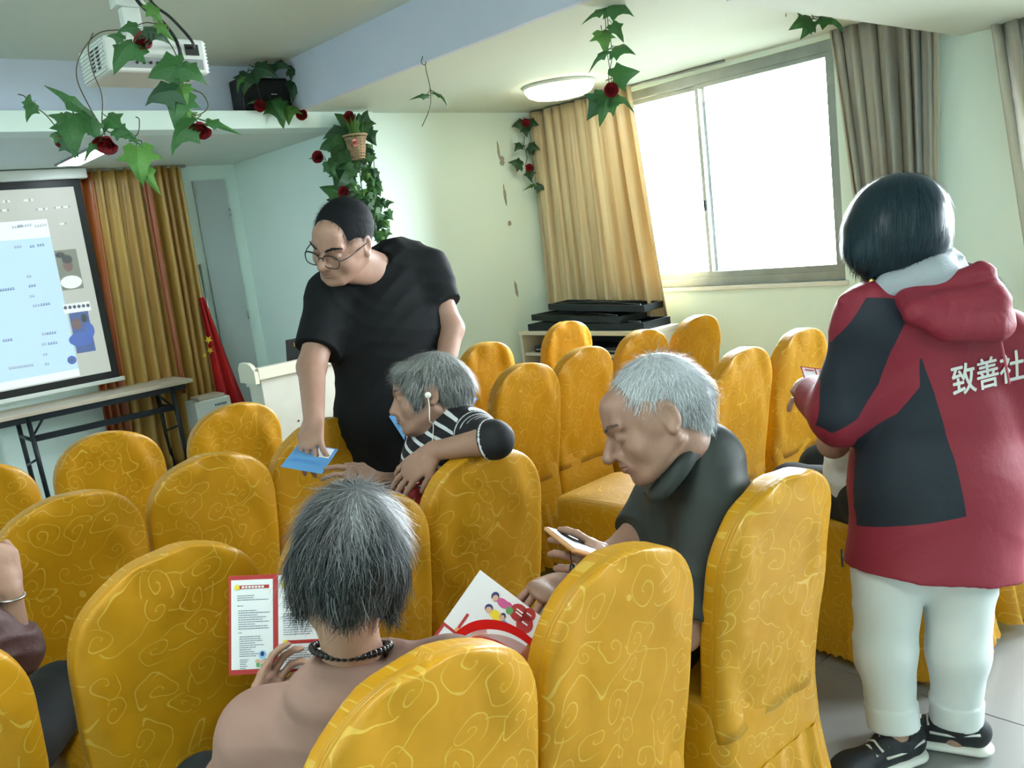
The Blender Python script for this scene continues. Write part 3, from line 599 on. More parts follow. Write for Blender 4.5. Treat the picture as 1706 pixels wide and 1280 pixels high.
# ================================================================== artificial ivy with roses
def leafmat(name, a, b):
    m = mat(name, a, .42, col2=b, scale=22, trans=.12, spec=.5, bump=.25, bscale=55); return m
leafmat('leaf_a', (.045, .16, .035, 1), (.02, .085, .025, 1)); leafmat('leaf_b', (.10, .26, .04, 1), (.05, .15, .03, 1)); leafmat('leaf_c', (.028, .10, .04, 1), (.015, .055, .025, 1))
mat('stem', (.07, .06, .03, 1), .6); mat('stem_green', (.05, .10, .03, 1), .6)
mat('rose', (.26, .008, .012, 1), .6, col2=(.15, .004, .01, 1), scale=30)
def leaf_mesh(seed, matl, narrow=1.0):
    r = random.Random(seed)
    half = [(0, 0), (.20, -.13), (.40, -.06), (.36, .12), (.60, .30), (.34, .40), (.24, .55), (.13, .78), (0, 1.02)]
    mid = [(0, 0), (0, .16), (0, .32), (0, .50), (0, .70), (0, 1.02)]
    mb = MB()
    def zz(x, y): return -.55*abs(x)**1.3+.22*math.sin(y*2.6)-.25*y*y+.03*math.sin(9*x+7*y+seed)
    for s in (-1, 1):
        o = [(s*x*narrow*r.uniform(.9, 1.1), y+r.uniform(-.02, .02)) for x, y in half]; o[0] = (0, 0); o[-1] = (0, 1.02)
        v = [(x, y, zz(x, y)) for x, y in o]+[(x, y, zz(x, y)+.02) for x, y in mid[1:5]]
        b = len(o)
        tri = [(0, 1, b), (1, 2, b), (2, 3, b), (3, b+1, b), (3, 4, b+1), (4, 5, b+1), (5, b+2, b+1), (5, 6, b+2), (6, b+3, b+2), (6, 7, b+3), (7, 8, b+3)]
        mb.add(v, [t if s > 0 else t[::-1] for t in tri], 0, True)
    # stalk
    mb.tube([(0, -.28, -.05), (0, -.1, .0), (0, .05, .01)], .018, 4)
    return mb.mesh('leaf', matl)
LEAVES = [leaf_mesh(1, MAT['leaf_a']), leaf_mesh(2, MAT['leaf_b']), leaf_mesh(3, MAT['leaf_c']), leaf_mesh(4, MAT['leaf_a'], .75), leaf_mesh(5, MAT['leaf_a'], .28), leaf_mesh(6, MAT['leaf_b'], .5)]
def rose_mesh():
    mb = MB()
    for ring, (n, r0, h, lean) in enumerate(((3, .10, .50, .1), (5, .22, .48, .25), (6, .34, .42, .5))):
        for k in range(n):
            q0 = 2*math.pi*(k+.3*ring)/n; rows = []
            for i in range(5):
                t = i/4; row = []
                for j in range(7):
                    s = j/6-.5; a = q0+s*2*math.pi/n*1.5; rr_ = r0*(.55+.45*t)+lean*.35*t**2+.05*abs(s)*t; row.append((rr_*math.cos(a), rr_*math.sin(a), -.2+h*t*(1-.7*s*s)+.02*math.sin(12*s)))
                rows.append(row)
            mb.loft(rows, 0, True, closed=False)
    mb.lathe([(.03, -.30), (.20, -.24), (.24, -.12), (.1, 0)], 10)
    return mb.mesh('rose', MAT['rose'])
ROSE = rose_mesh()
def PY(x, y, Y): return pwall(x, y, Y)
def leaf(par, pos, tipdir, size, kind, seed=0, face=None):
    """pos world, tipdir: image angle in degrees (0 = right, 90 = down)"""
    r = random.Random(seed); q = math.radians(tipdir); t = CV(math.cos(q), math.sin(q), r.uniform(-.35, .35))
    n = CV(r.uniform(-.35, .35), r.uniform(-.5, .1), -1) if face is None else CV(*face)
    x = np.cross(t, n); x /= np.linalg.norm(x); n = np.cross(x, t)
    o = link('leaf', LEAVES[kind], None, par); o.matrix_basis = frame(pos-np.array(par.location), x*size, t*size, n*size); return o
def rose(par, pos, size, up):
    n = CV(*up); a = nz(np.cross(n, [.3, .5, .2])); b = np.cross(n, a)
    o = link('rose', ROSE, None, par); o.matrix_basis = frame(pos-np.array(par.location), a*size, b*size, n*size); return o
def vine(name, label, root, cat='ivy vine'):
    o = empty(name, tuple(root)); tag(o, label, cat); return o
def stem(par, pts, r=.0016, m='stem'): put(MB().tube(smooth_path(pts, 6), r, 5).build('stem', MAT[m]), par)
D = 2.62
v = vine('ivy_garland', 'ivy garland with dark red roses looped over the ceiling projector', P(240, 60, D))
for path in ([(212, 50), (165, 55), (135, 90), (128, 130), (150, 180), (172, 215)], [(155, 55), (147, 80), (155, 120), (170, 160), (170, 205), (175, 225)], [(215, 50), (240, 38), (262, 40)], [(172, 215), (200, 228), (228, 225), (232, 200), (226, 195)], [(215, 235), (235, 235), (234, 248)], [(145, 190), (115, 170), (75, 143)],
             [(275, 60), (295, 95), (305, 140), (300, 165), (322, 195), (335, 210)], [(305, 148), (335, 155), (347, 178), (330, 192), (318, 188)], [(100, 220), (75, 190), (55, 178)], [(48, 170), (40, 160), (30, 157)], [(245, 5), (262, 25), (280, 45), (275, 60)]):
    stem(v, [P(x, y, D-.005*i) for i, (x, y) in enumerate(path)], .0018)
for i, (x, y, a, s, k) in enumerate([(246, 8, 55, .085, 5), (228, 45, 160, .06, 3), (240, 50, 20, .075, 2), (222, 72, 120, .11, 0), (205, 65, 190, .05, 3), (300, 110, 165, .11, 0), (302, 112, 30, .085, 0), (292, 150, 155, .10, 2), (300, 152, 95, .115, 0), (303, 143, 75, .06, 1), (322, 205, 130, .12, 3), (345, 203, 20, .11, 4), (318, 200, 240, .05, 1),
                                     (122, 190, 85, .135, 0), (108, 200, 195, .05, 3), (150, 205, 60, .075, 3), (178, 195, 40, .09, 3), (165, 232, 125, .09, 4), (205, 225, 30, .08, 4), (228, 245, 85, .11, 1), (236, 275, 62, .10, 5), (142, 188, 215, .14, 4), (105, 228, 190, .06, 3), (110, 232, 60, .06, 2), (47, 178, 270, .045, 3), (55, 175, 110, .055, 3), (190, 215, 20, .07, 3), (262, 40, 45, .07, 5)]):
    leaf(v, P(x, y, D-.02-.01*(i % 4)), a, s*1.0, k, i)
for x, y, s, up in ((243, 70, .065, (-.2, -.3, -1)), (177, 238, .068, (0, .8, -.5)), (333, 214, .065, (.1, .9, -.4)), (102, 236, .035, (0, .5, -1))): rose(v, P(x, y, D-.03), s, up)
# ---- garland over the loudspeaker
v = vine('ivy_garland', 'ivy garland with small red roses draped over the black loudspeaker', PY(420, 184, 4.95))
stem(v, [PY(x, y, 4.96) for x, y in ((405, 130), (420, 118), (435, 165), (450, 182), (480, 190), (505, 185))], .003); stem(v, [PY(x, y, 4.955) for x, y in ((420, 112), (455, 108), (495, 120), (505, 150), (500, 180))], .003)
for i, (x, y, a, s, k) in enumerate([(412, 122, 100, .13, 2), (404, 128, 110, .10, 5), (425, 112, 20, .14, 2), (452, 109, 10, .13, 2), (480, 115, 15, .10, 2), (495, 130, 100, .15, 2), (503, 152, 110, .12, 2), (452, 168, 60, .16, 0), (470, 178, 90, .13, 1), (485, 178, 95, .12, 1), (432, 170, 170, .09, 4), (478, 172, 150, .12, 0)]): leaf(v, PY(x, y, 4.93-.006*(i % 3)), a, s, k, 40+i)
for x, y in ((434, 176), (503, 190)): rose(v, PY(x, y, 4.915), .07, (0, .5, -1))
# ---- thick clump at the wall edge
v = vine('ivy_clump', 'dense hanging clump of ivy with roses at the wall edge behind the standing person', PY(590, 195, 4.93))
rr = random.Random(11)
for k in range(6): stem(v, [PY(575+9*k+4*math.sin(j+k), 200+j*33, 4.93-.02*(k % 3)) for j in range(7 if k > 1 else 5)], .003, 'stem_green')
i = 0
for (x, y, a, s, k) in [(590, 195, 215, .15, 0), (605, 193, 280, .12, 2), (575, 200, 160, .15, 2), (568, 228, 170, .17, 0), (575, 235, 200, .15, 0), (570, 240, 120, .16, 0), (585, 268, 160, .17, 0), (575, 275, 110, .17, 2), (570, 318, 200, .15, 0), (565, 320, 110, .13, 2), (535, 258, 190, .10, 4), (545, 262, 60, .13, 3), (600, 200, 330, .11, 0), (592, 215, 100, .14, 2), (600, 235, 80, .13, 2), (580, 218, 140, .14, 0), (588, 300, 120, .13, 0), (575, 316, 355, .12, 4), (600, 190, 260, .09, 2), (612, 200, 60, .11, 2), (562, 215, 120, .13, 0)]:
    leaf(v, PY(x, y+(18 if y < 206 else 8), 4.84+.03*rr.random()), a, s, k, 100+i); i += 1
for n_ in range(120):
    t_ = rr.random()**.85; y = 240+155*t_; x = 592+22*t_+rr.uniform(-24, 26+6*t_); leaf(v, PY(x, y, 4.82+.09*rr.random()), rr.uniform(40, 150), rr.uniform(.05, .085), rr.choice((0, 0, 1, 2)), 200+n_)
for (x, y, a) in ((640, 360, 20), (632, 372, 30), (640, 340, 350), (638, 388, 10), (628, 395, 30), (645, 352, 60)): leaf(v, PY(x, y, 4.86), a, .07, 0, 400+int(x))
for x, y in ((531, 262), (574, 321), (583, 196)): rose(v, PY(x, y, 4.78), .075, (-.3, .1, -1))
# ---- little wall basket with grass and a pink flower
mat('wicker', (.45, .33, .20, 1), .7, col2=(.34, .24, .14, 1), scale=60); mat('pinkflower', (.70, .30, .25, 1), .6)
bc = PY(597, 264, 4.79); bk = empty('wall_basket', tuple(bc)); tag(bk, 'small woven basket with grass blades and a pink flower amid the ivy', 'basket')
wv = MB()
for k in range(9): z = .14*k/8; rad = .042+.028*k/8; wv.tube([(rad*math.cos(q), rad*math.sin(q), z+.003*math.sin(9*q)) for q in np.linspace(0, 2*math.pi, 25)], .0045, 5, cap=False)
for k in range(16): q = 2*math.pi*k/16; wv.tube([(.042*math.cos(q), .042*math.sin(q), 0), (.07*math.cos(q), .07*math.sin(q), .14)], .0035, 4)
wv.lathe([(.001, .002), (.042, .002), (.066, .13), (.001, .13)], 16, cap=False)
wv.build('woven_body', MAT['wicker'], bk)
MB().tube([(.074*math.cos(q), .074*math.sin(q), .142) for q in np.linspace(0, 2*math.pi, 25)], .007, 6, cap=False).build('rim', MAT['wicker'], bk)
o = link('flower', ROSE, None, bk); o.data = ROSE.copy(); o.data.materials[0] = MAT['pinkflower']; o.matrix_basis = frame((0, 0, 0), (.045, 0, 0), (0, 0, .045), (0, -.045, 0)); n_ = CV(0, 0, -1)*.072; o.location = (n_[0], n_[1], .09)
gr = MB(); rr = random.Random(3)
for k in range(46):
    q = rr.uniform(0, 6.28); r0 = rr.uniform(0, .05); l_ = rr.uniform(.08, .15); d = np.array([math.cos(q), math.sin(q)])*rr.uniform(.02, .10); a = np.array([r0*math.cos(q), r0*math.sin(q), .13]); w_ = np.array([-math.sin(q), math.cos(q), 0])*.004
    b_ = a+np.array([d[0]*.4, d[1]*.4, l_*.7]); c_ = a+np.array([d[0], d[1], l_]); gr.add([a-w_, a+w_, b_+w_*.8, b_-w_*.8, c_], [(0, 1, 2, 3), (3, 2, 4)])
g_ = gr.build('grass', MAT['leaf_b'], bk); g_['kind'] = 'stuff'
# ---- bare twig hooked on the beam edge
q = P(707, 97, 0); rq = CR.T@np.array([707-853, 95-640, CAM_F]); tw = rq*(2.868/rq[0])+np.array([0, 0, CAM_H])
v = vine('ivy_twig', 'bare curled ivy twig with two thin leaves hanging from the ceiling beam', tw); d0 = float(CR[2]@(tw-np.array([0, 0, CAM_H])))
stem(v, [P(x, y, d0) for x, y in ((704, 94), (702, 104), (708, 108), (711, 97), (709, 112), (717, 150), (716, 180), (703, 211))], .0022); stem(v, [P(x, y, d0) for x, y in ((711, 158), (716, 151), (722, 153))], .0018)
leaf(v, P(713, 160, d0), 165, .10, 4, 1); leaf(v, P(723, 154, d0), 40, .105, 4, 2)
# ---- vine hanging from the ceiling before the curtain
v = vine('ivy_vine', 'ivy vine with one red rose hanging from the ceiling left of the window', P(1012, -12, 3.74)); d0 = 3.74
stem(v, [P(x, y, d0) for x, y in ((1012, -12), (1013, 40), (1020, 90), (1014, 130), (1020, 165))], .002); stem(v, [P(x, y, d0+.004) for x, y in ((1008, -12), (1009, 40), (1012, 90), (1018, 130), (1018, 165))], .0018)
for i, (x, y, a, s, k) in enumerate([(1008, 17, 155, .115, 4), (1014, 10, 15, .12, 0), (1020, 40, 55, .09, 3), (1010, 55, 150, .04, 1), (1003, 52, 80, .10, 1), (1022, 82, 15, .10, 0), (1012, 85, 135, .12, 4), (1022, 130, 345, .12, 0), (1010, 155, 100, .14, 3), (1005, 160, 125, .12, 2), (1028, 160, 40, .11, 4), (1020, 165, 90, .08, 0)]): leaf(v, P(x, y, d0-.03), a, s, k, 500+i)
rose(v, P(1018, 150, d0-.06), .06, (0, .3, -1))
# ---- two leaves under the soffit
v = vine('ivy_sprig', 'pair of green ivy leaves hanging below the soffit beside the window curtain', P(1354, 25, 4.3)); d0 = 4.3
stem(v, [P(x, y, d0) for x, y in ((1352, 14), (1354, 30), (1362, 32), (1370, 28))], .002); stem(v, [P(1310, 20, d0), P(1309, 28, d0)], .0018)
leaf(v, P(1352, 32, d0), 155, .13, 0, 3); leaf(v, P(1366, 30, d0), 30, .14, 3, 8); leaf(v, P(1352, 35, d0), 120, .10, 0, 5)
# ---- small garland on the wall in the corner
v = vine('ivy_garland', 'short ivy garland with two roses on the wall beside the gold curtain', PY(872, 195, 4.97))
stem(v, [PY(x, y, 4.975) for x, y in ((872, 195), (876, 215), (873, 240), (878, 262), (876, 280), (888, 305))], .0025)
for i, (x, y, a, s, k) in enumerate([(872, 205, 170, .10, 2), (880, 203, 20, .09, 2), (875, 212, 80, .08, 2), (868, 240, 130, .08, 2), (880, 243, 20, .10, 2), (870, 275, 190, .11, 2), (882, 284, 80, .09, 2), (895, 308, 25, .10, 2), (890, 308, 150, .10, 4), (885, 247, 70, .06, 2)]): leaf(v, PY(x, y, 4.89), a, s, k, 600+i)
for x, y in ((876, 205), (882, 280)): rose(v, PY(x, y, 4.86), .06, (0, 0, -1))
# ================================================================== people: continuous sculpted surfaces
class Sculpt:
    def __init__(s): s.p = []; s.lo = np.full(3, 9e9); s.hi = np.full(3, -9e9); s.post = []
    def _add(s, op, fn, lo, hi, k):
        lo = np.array(lo, float); hi = np.array(hi, float); s.p.append((op, fn, lo, hi, k))
        if op == '+': s.lo = np.minimum(s.lo, lo); s.hi = np.maximum(s.hi, hi)
    def cap(s, a, b, ra, rb=None, k=.02, n=None, sc=1., op='+', flat=''):
        """tapered capsule; n, sc: radius times sc along n; flat: 'b' or 'ab' gives cut ends"""
        a = np.array(a, float); b = np.array(b, float); rb = ra if rb is None else rb; ba = b-a; L2 = float(ba@ba)+1e-12; L_ = math.sqrt(L2); nn = None if n is None else nz(n)
        R = max(ra, rb)*max(1, sc); lo = np.minimum(a, b)-R; hi = np.maximum(a, b)+R
        def fn(X, Y, Z):
            x, y, z = X-a[0], Y-a[1], Z-a[2]; t0 = (x*ba[0]+y*ba[1]+z*ba[2])/L2; t = np.clip(t0, 0, 1)
            if flat: 
                tt = t0 if flat == 'ab' else np.maximum(t0, 0) if flat == 'b' else np.minimum(t0, 1)
            else: tt = t
            x, y, z = x-tt*ba[0], y-tt*ba[1], z-tt*ba[2]
            if nn is not None:
                q = (x*nn[0]+y*nn[1]+z*nn[2])*(1/sc-1); x, y, z = x+q*nn[0], y+q*nn[1], z+q*nn[2]
            d = np.sqrt(x*x+y*y+z*z)-(ra+t*(rb-ra))
            if flat: d = np.maximum(d, (t0-1)*L_)
            if flat == 'ab': d = np.maximum(d, -t0*L_)
            return d
        s._add(op, fn, lo, hi, k); return s
    def ell(s, c, r, ax=None, k=.02, op='+'):
        c = np.array(c, float); r = np.array(r, float); A = np.eye(3) if ax is None else np.array(ax, float)   # rows = axes
        h = np.sqrt(((A*r[:, None])**2).sum(0))
        def fn(X, Y, Z):
            x, y, z = X-c[0], Y-c[1], Z-c[2]; q = [(x*A[i][0]+y*A[i][1]+z*A[i][2])/r[i] for i in range(3)]
            k0 = np.sqrt(q[0]**2+q[1]**2+q[2]**2); k1 = np.sqrt((q[0]/r[0])**2+(q[1]/r[1])**2+(q[2]/r[2])**2)+1e-9
            return k0*(k0-1)/k1
        s._add(op, fn, c-h, c+h, k); return s
    def cut(s, p, n, k=.002, box=None):
        """remove what lies on the side n points to"""
        p = np.array(p, float); n = nz(n); s._add('c', lambda X, Y, Z: (X-p[0])*n[0]+(Y-p[1])*n[1]+(Z-p[2])*n[2], *(box if box is not None else ((-9e3,)*3, (9e3,)*3)), k); return s
    def warp(s, fn): s.post.append(fn); return s
    def mesh(s, name, vox, mats):
        pad = .03; lo = s.lo-pad; hi = s.hi+pad; dim = np.ceil((hi-lo)/vox).astype(int)+1
        ax = [(lo[i]+vox*np.arange(dim[i])).astype(np.float32) for i in range(3)]; F = np.full(dim, .08, np.float32)
        for op, fn, l, h, k in s.p:
            m = k+.012; i0 = np.clip(((l-m-lo)/vox).astype(int), 0, dim-1); i1 = np.clip(np.ceil((h+m-lo)/vox).astype(int)+1, 1, dim)
            if (i1 <= i0).any(): continue
            sl = tuple(slice(a, b) for a, b in zip(i0, i1)); X = ax[0][sl[0]][:, None, None]; Y = ax[1][sl[1]][None, :, None]; Z = ax[2][sl[2]][None, None, :]
            d = fn(X, Y, Z).astype(np.float32); f = F[sl]
            if op == '+': hh = np.clip(.5+.5*(f-d)/k, 0, 1); F[sl] = f*(1-hh)+d*hh-k*hh*(1-hh)
            else:
                g = -d if op == '-' else d; hh = np.clip(.5-.5*(f-g)/k, 0, 1); F[sl] = f*(1-hh)+g*hh+k*hh*(1-hh)
        X, Y, Z = ax[0][:, None, None], ax[1][None, :, None], ax[2][None, None, :]
        for fn in s.post: F += fn(X, Y, Z).astype(np.float32)
        V, Q = surface_nets(F, lo, vox)
        me = bpy.data.meshes.new(name); me.vertices.add(len(V)); me.vertices.foreach_set('co', V.astype(np.float32).ravel())
        me.loops.add(len(Q)*4); me.loops.foreach_set('vertex_index', Q.astype(np.int32).ravel()); me.polygons.add(len(Q)); me.polygons.foreach_set('loop_start', np.arange(0, len(Q)*4, 4, dtype=np.int32))
        try: me.polygons.foreach_set('loop_total', np.full(len(Q), 4, np.int32))
        except Exception: pass
        me.update(calc_edges=True); me.validate(); me.polygons.foreach_set('use_smooth', np.ones(len(me.polygons), bool))
        for m in (mats if isinstance(mats, (list, tuple)) else [mats]): me.materials.append(m)
        s.V = V; return me
def surface_nets(F, lo, vox):
    neg = F < 0; c = np.zeros(tuple(d-1 for d in F.shape), np.int8); offs = [(i, j, k) for i in (0, 1) for j in (0, 1) for k in (0, 1)]
    for i, j, k in offs: c += neg[i:i+c.shape[0], j:j+c.shape[1], k:k+c.shape[2]]
    I = np.argwhere((c > 0) & (c < 8)); vals = np.stack([F[I[:, 0]+i, I[:, 1]+j, I[:, 2]+k] for i, j, k in offs], 1).astype(np.float64)
    P_ = np.zeros((len(I), 3)); n = np.zeros(len(I)); O = np.array(offs, float)
    for a in range(8):
        for b in range(a+1, 8):
            if abs(O[a]-O[b]).sum() != 1: continue
            fa, fb = vals[:, a], vals[:, b]; m = (fa < 0) != (fb < 0); t = np.where(m, fa/np.where(m, fa-fb, 1), 0)
            P_ += np.where(m[:, None], O[a]+t[:, None]*(O[b]-O[a]), 0); n += m
    V = lo+(I+P_/n[:, None])*vox; idx = np.full(c.shape, -1, np.int64); idx[I[:, 0], I[:, 1], I[:, 2]] = np.arange(len(I)); Q = []
    for a in range(3):
        u, w = (a+1) % 3, (a+2) % 3; sl0 = [slice(None)]*3; sl1 = [slice(None)]*3; sl0[a] = slice(0, -1); sl1[a] = slice(1, None)
        E = np.argwhere(neg[tuple(sl0)] != neg[tuple(sl1)]); E = E[(E[:, u] > 0) & (E[:, w] > 0) & (E[:, u] < c.shape[u]) & (E[:, w] < c.shape[w])]
        eu = np.zeros(3, int); eu[u] = 1; ew = np.zeros(3, int); ew[w] = 1
        q = np.stack([idx[tuple((E-o).T)] for o in (eu*0, eu, eu+ew, ew)], 1); flip = neg[tuple(E.T)]; q[~flip] = q[~flip][:, ::-1]; Q.append(q[:, ::-1])
    Q = np.concatenate(Q); Q = Q[(Q >= 0).all(1)]; return V, Q[:, ::-1]
def attr(me, name, vals): a = me.attributes.new(name, 'FLOAT', 'POINT'); a.data.foreach_set('value', np.asarray(vals, np.float32))
def polysd(pts, poly):
    """signed distance (positive inside) of 2-D points to a polygon"""
    poly = np.array(poly, float); d = np.full(len(pts), 9e9); ins = np.zeros(len(pts), bool); n = len(poly)
    for i in range(n):
        a, b = poly[i], poly[(i+1) % n]; e = b-a; w = pts-a; t = np.clip((w@e)/(e@e), 0, 1); d = np.minimum(d, np.linalg.norm(w-t[:, None]*e, axis=1))
        c1 = (a[1] > pts[:, 1]) != (b[1] > pts[:, 1]); x = (b[0]-a[0])*(pts[:, 1]-a[1])/(b[1]-a[1]+1e-12)+a[0]; ins ^= c1 & (pts[:, 0] < x)
    return np.where(ins, d, -d)
def segpar(V, a, b):
    a = np.array(a); b = np.array(b); e = b-a; t = np.clip((V-a)@e/(e@e), -.3, 1.3); d = np.linalg.norm(V-a-t[:, None]*e, axis=1); return t*np.linalg.norm(e), d
# ---- materials
def skin(name, c, c2, red=(.45, .16, .12, 1)):
    m, nt, b = nodes(name); L = nt.links; tc = N(nt, 'ShaderNodeTexCoord'); nn = N(nt, 'ShaderNodeTexNoise', inp={'Scale': 14, 'Detail': 4}); L.new(tc.outputs['Object'], nn.inputs['Vector'])
    f = math_n(nt, 'MULTIPLY_ADD', nn.outputs[0], 2, -.5); f.node.use_clamp = True; col = mixc(nt, f, c, c2); L.new(col, b.inputs['Base Color']); b.inputs['Roughness'].default_value = .5; b.inputs['Specular IOR Level'].default_value = .35
    b.inputs['Subsurface Weight'].default_value = .0
    nb = N(nt, 'ShaderNodeTexNoise', inp={'Scale': 180, 'Detail': 3}); L.new(tc.outputs['Object'], nb.inputs['Vector']); bp = N(nt, 'ShaderNodeBump', inp={'Strength': .25, 'Distance': .002}); L.new(nb.outputs[0], bp.inputs['Height']); L.new(bp.outputs[0], b.inputs['Normal'])
skin('skin_m', (.36, .215, .155, 1), (.30, .165, .12, 1)); skin('skin_w', (.38, .235, .17, 1), (.33, .19, .135, 1)); skin('skin_o', (.33, .195, .14, 1), (.25, .14, .10, 1))
mat('lips', (.24, .11, .09, 1), .5); mat('eyewhite', (.6, .58, .55, 1), .3)
def two_tone(name, a, b_, at, rough=.7, thr=0., bump=.15, bscale=120, spec=.3):
    m, nt, b = nodes(name); L = nt.links; an = N(nt, 'ShaderNodeAttribute', attribute_name=at); f = math_n(nt, 'GREATER_THAN', an.outputs['Fac'], thr); L.new(mixc(nt, f, a, b_), b.inputs['Base Color']); b.inputs['Roughness'].default_value = rough; b.inputs['Specular IOR Level'].default_value = spec
    tc = N(nt, 'ShaderNodeTexCoord'); nb = N(nt, 'ShaderNodeTexNoise', inp={'Scale': bscale, 'Detail': 3}); L.new(tc.outputs['Object'], nb.inputs['Vector']); bp = N(nt, 'ShaderNodeBump', inp={'Strength': bump, 'Distance': .003}); L.new(nb.outputs[0], bp.inputs['Height']); L.new(bp.outputs[0], b.inputs['Normal'])
def hairmat(name, dark, light, rough=.45):
    m, nt, b = nodes(name); L = nt.links; an = N(nt, 'ShaderNodeAttribute', attribute_name='tint'); L.new(mixc(nt, an.outputs['Fac'], dark, light), b.inputs['Base Color']); b.inputs['Roughness'].default_value = rough; b.inputs['Specular IOR Level'].default_value = .2
hairmat('hair_black', (.005, .006, .008, 1), (.016, .018, .022, 1), .75); hairmat('hair_white', (.22, .23, .24, 1), (.62, .65, .68, 1)); hairmat('hair_grey', (.03, .035, .035, 1), (.36, .37, .36, 1)); hairmat('hair_mixed', (.008, .010, .012, 1), (.34, .36, .36, 1)); hairmat('hair_bob', (.012, .024, .032, 1), (.03, .055, .07, 1), .35)
mat('tee_black', (.010, .011, .012, 1), .85, bump=.06, bscale=700, spec=.12); mat('trouser_black', (.008, .009, .011, 1), .8, spec=.2)
mat('polo', (.022, .028, .026, 1), .6, col2=(.03, .036, .034, 1), scale=10, bump=.06, bscale=800, spec=.3); mat('beige', (.30, .185, .15, 1), .85, col2=(.265, .16, .13, 1), scale=6, bump=.08, bscale=800, spec=.12)
mat('pants_white', (.58, .61, .60, 1), .8, bump=.05, bscale=700, spec=.2); mat('shirt_white', (.60, .63, .63, 1), .8, bump=.15); mat('maroon', (.09, .042, .042, 1), .6, bump=.2); mat('hood_grey', (.34, .37, .40, 1), .8, bump=.3, bscale=200); mat('bead', (.008, .008, .008, 1), .3)
mat('shoe_black', (.012, .014, .018, 1), .6, bump=.3, bscale=300); mat('shoe_white', (.62, .62, .58, 1), .6); mat('pants_dark', (.008, .014, .018, 1), .8)
# ---- shared builders
class Frame:
    def __init__(s, c, fwd, up, sc=1.):
        s.c = np.array(c, float); s.f = nz(fwd); u = np.array(up, float); u = u-s.f*(u@s.f); s.u = nz(u); s.r = np.cross(s.f, s.u); s.s = sc; s.A = np.array([s.r, s.f, s.u])
    def __call__(s, x, y, z): return s.c+s.s*(x*s.r+y*s.f+z*s.u)
    def loc(s, V): return (V-s.c)@s.A.T/s.s
def head(S, H, open_mouth=0, jaw=1., nose=1., age=0):
    s = H.s; e = lambda c, r, k=.02, op='+': S.ell(H(*c), np.array(r)*s, H.A, k*s, op); c = lambda a, b, ra, rb=None, k=.012, op='+': S.cap(H(*a), H(*b), ra*s, (ra if rb is None else rb)*s, k*s, None, 1, op)
    e((0, -.018, .035), (.076, .096, .086)); e((0, .028, -.035), (.062*jaw, .062, .080), .03)
    for q in (-1, 1):
        c((q*.056*jaw, -.012, -.050), (q*.026*jaw, .064, -.096), .019, .016, .02); e((q*.042, .056, -.034), (.024, .026, .026), .02); e((q*.064, .01, .005), (.012, .03, .03), .02)
        e((q*.033, .098, -.004), (.020, .018, .013), .010, '-'); e((q*.032, .0795, -.006), (.0155, .0135, .0115), .003); c((q*.019, .083, -.0075), (q*.045, .078, -.0085), .0035, .0025, .004)
        c((q*.012, .092, .016), (q*.050, .076, .016), .009, .007, .012); e((q*.0125, .098, -.040), (.0085, .010, .008), .008)
        e((q*.077, -.018, -.004), (.010, .020, .033), .006); e((q*.086, -.013, -.002), (.008, .011, .020), .006, '-'); e((q*.080, -.012, -.032), (.008, .010, .010), .006)
    e((0, .072, .045), (.046, .026, .036), .03); c((0, .090, .010), (0, .119*nose, -.034), .0085, .0115, .010); e((0, .117*nose, -.036), (.012, .011, .010), .008)
    c((0, .080, .004), (0, .090, -.044), .0125, .0145, .008)
    e((0, .078, -.066), (.032, .022, .022), .02); e((0, .074, -.100), (.024, .020, .017), .018)
    for q in (-1, 1):
        c((0, .1005, -.0585), (q*.024, .088, -.063), .0055, .0035, .005); c((0, .0985, -.0705), (q*.022, .088, -.067), .0065, .004, .005)
        if age: c((q*.020, .100, -.040), (q*.036, .084, -.066), .0018, .0018, .004, '-')
    c((-.026, .0975, -.0645), (.026, .0975, -.0645), .0022+.006*open_mouth, None, .003, '-')
def hand(S, w, d, n, thumb, size=1., curl=(.35, .4, .45, .5), spread=.12, tcurl=.2, tout=.8):
    """w wrist, d along the hand, n back of the hand, thumb +1/-1 side along d x n"""
    d = nz(d); n = np.array(n, float); n = nz(n-d*(n@d)); x = np.cross(d, n); w = np.array(w, float); z = size
    S.cap(w, w+d*.03*z, .026*z, .030*z, .015, n, .72); S.cap(w+d*.035*z, w+d*.070*z, .038*z, .040*z, .012, n, .36)
    L_ = ((.042, .026, .020), (.048, .029, .021), (.044, .028, .021), (.034, .021, .018)); xo = (.031, .0105, -.0105, -.031)
    for i in range(4):
        xs = xo[i]*thumb; a = w+(d*(.088-.006*abs(i-1.3))+x*xs)*z; q = 0
        base = nz(d+x*thumb*(1.5-i)*spread); S.cap(w+(d*.05+x*xs*.85)*z, a, .0105*z, .0098*z, .006, n, .9)
        for j in range(3):
            q += curl[i]*(1., 1.15, .7)[j]; v = base*math.cos(q)-n*math.sin(q); b = a+v*L_[i][j]*z; S.cap(a, b, (.0092, .0085, .0078)[j]*z, (.0085, .0078, .0066)[j]*z, .0028); a = b
    a = w+(d*.018+x*thumb*.026-n*.004)*z; v = nz(d*.75+x*thumb*tout-n*.25)
    S.cap(a, a+v*.034*z, .0145*z, .0115*z, .012); b = a+v*.034*z; v2 = nz(d*(.9+tcurl)+x*thumb*(tout*.5-tcurl)-n*(.25+tcurl)); c_ = b+v2*.028*z; S.cap(b, c_, .0105*z, .0095*z, .005); S.cap(c_, c_+nz(v2-n*tcurl*.6)*.024*z, .0095*z, .0072*z, .004)
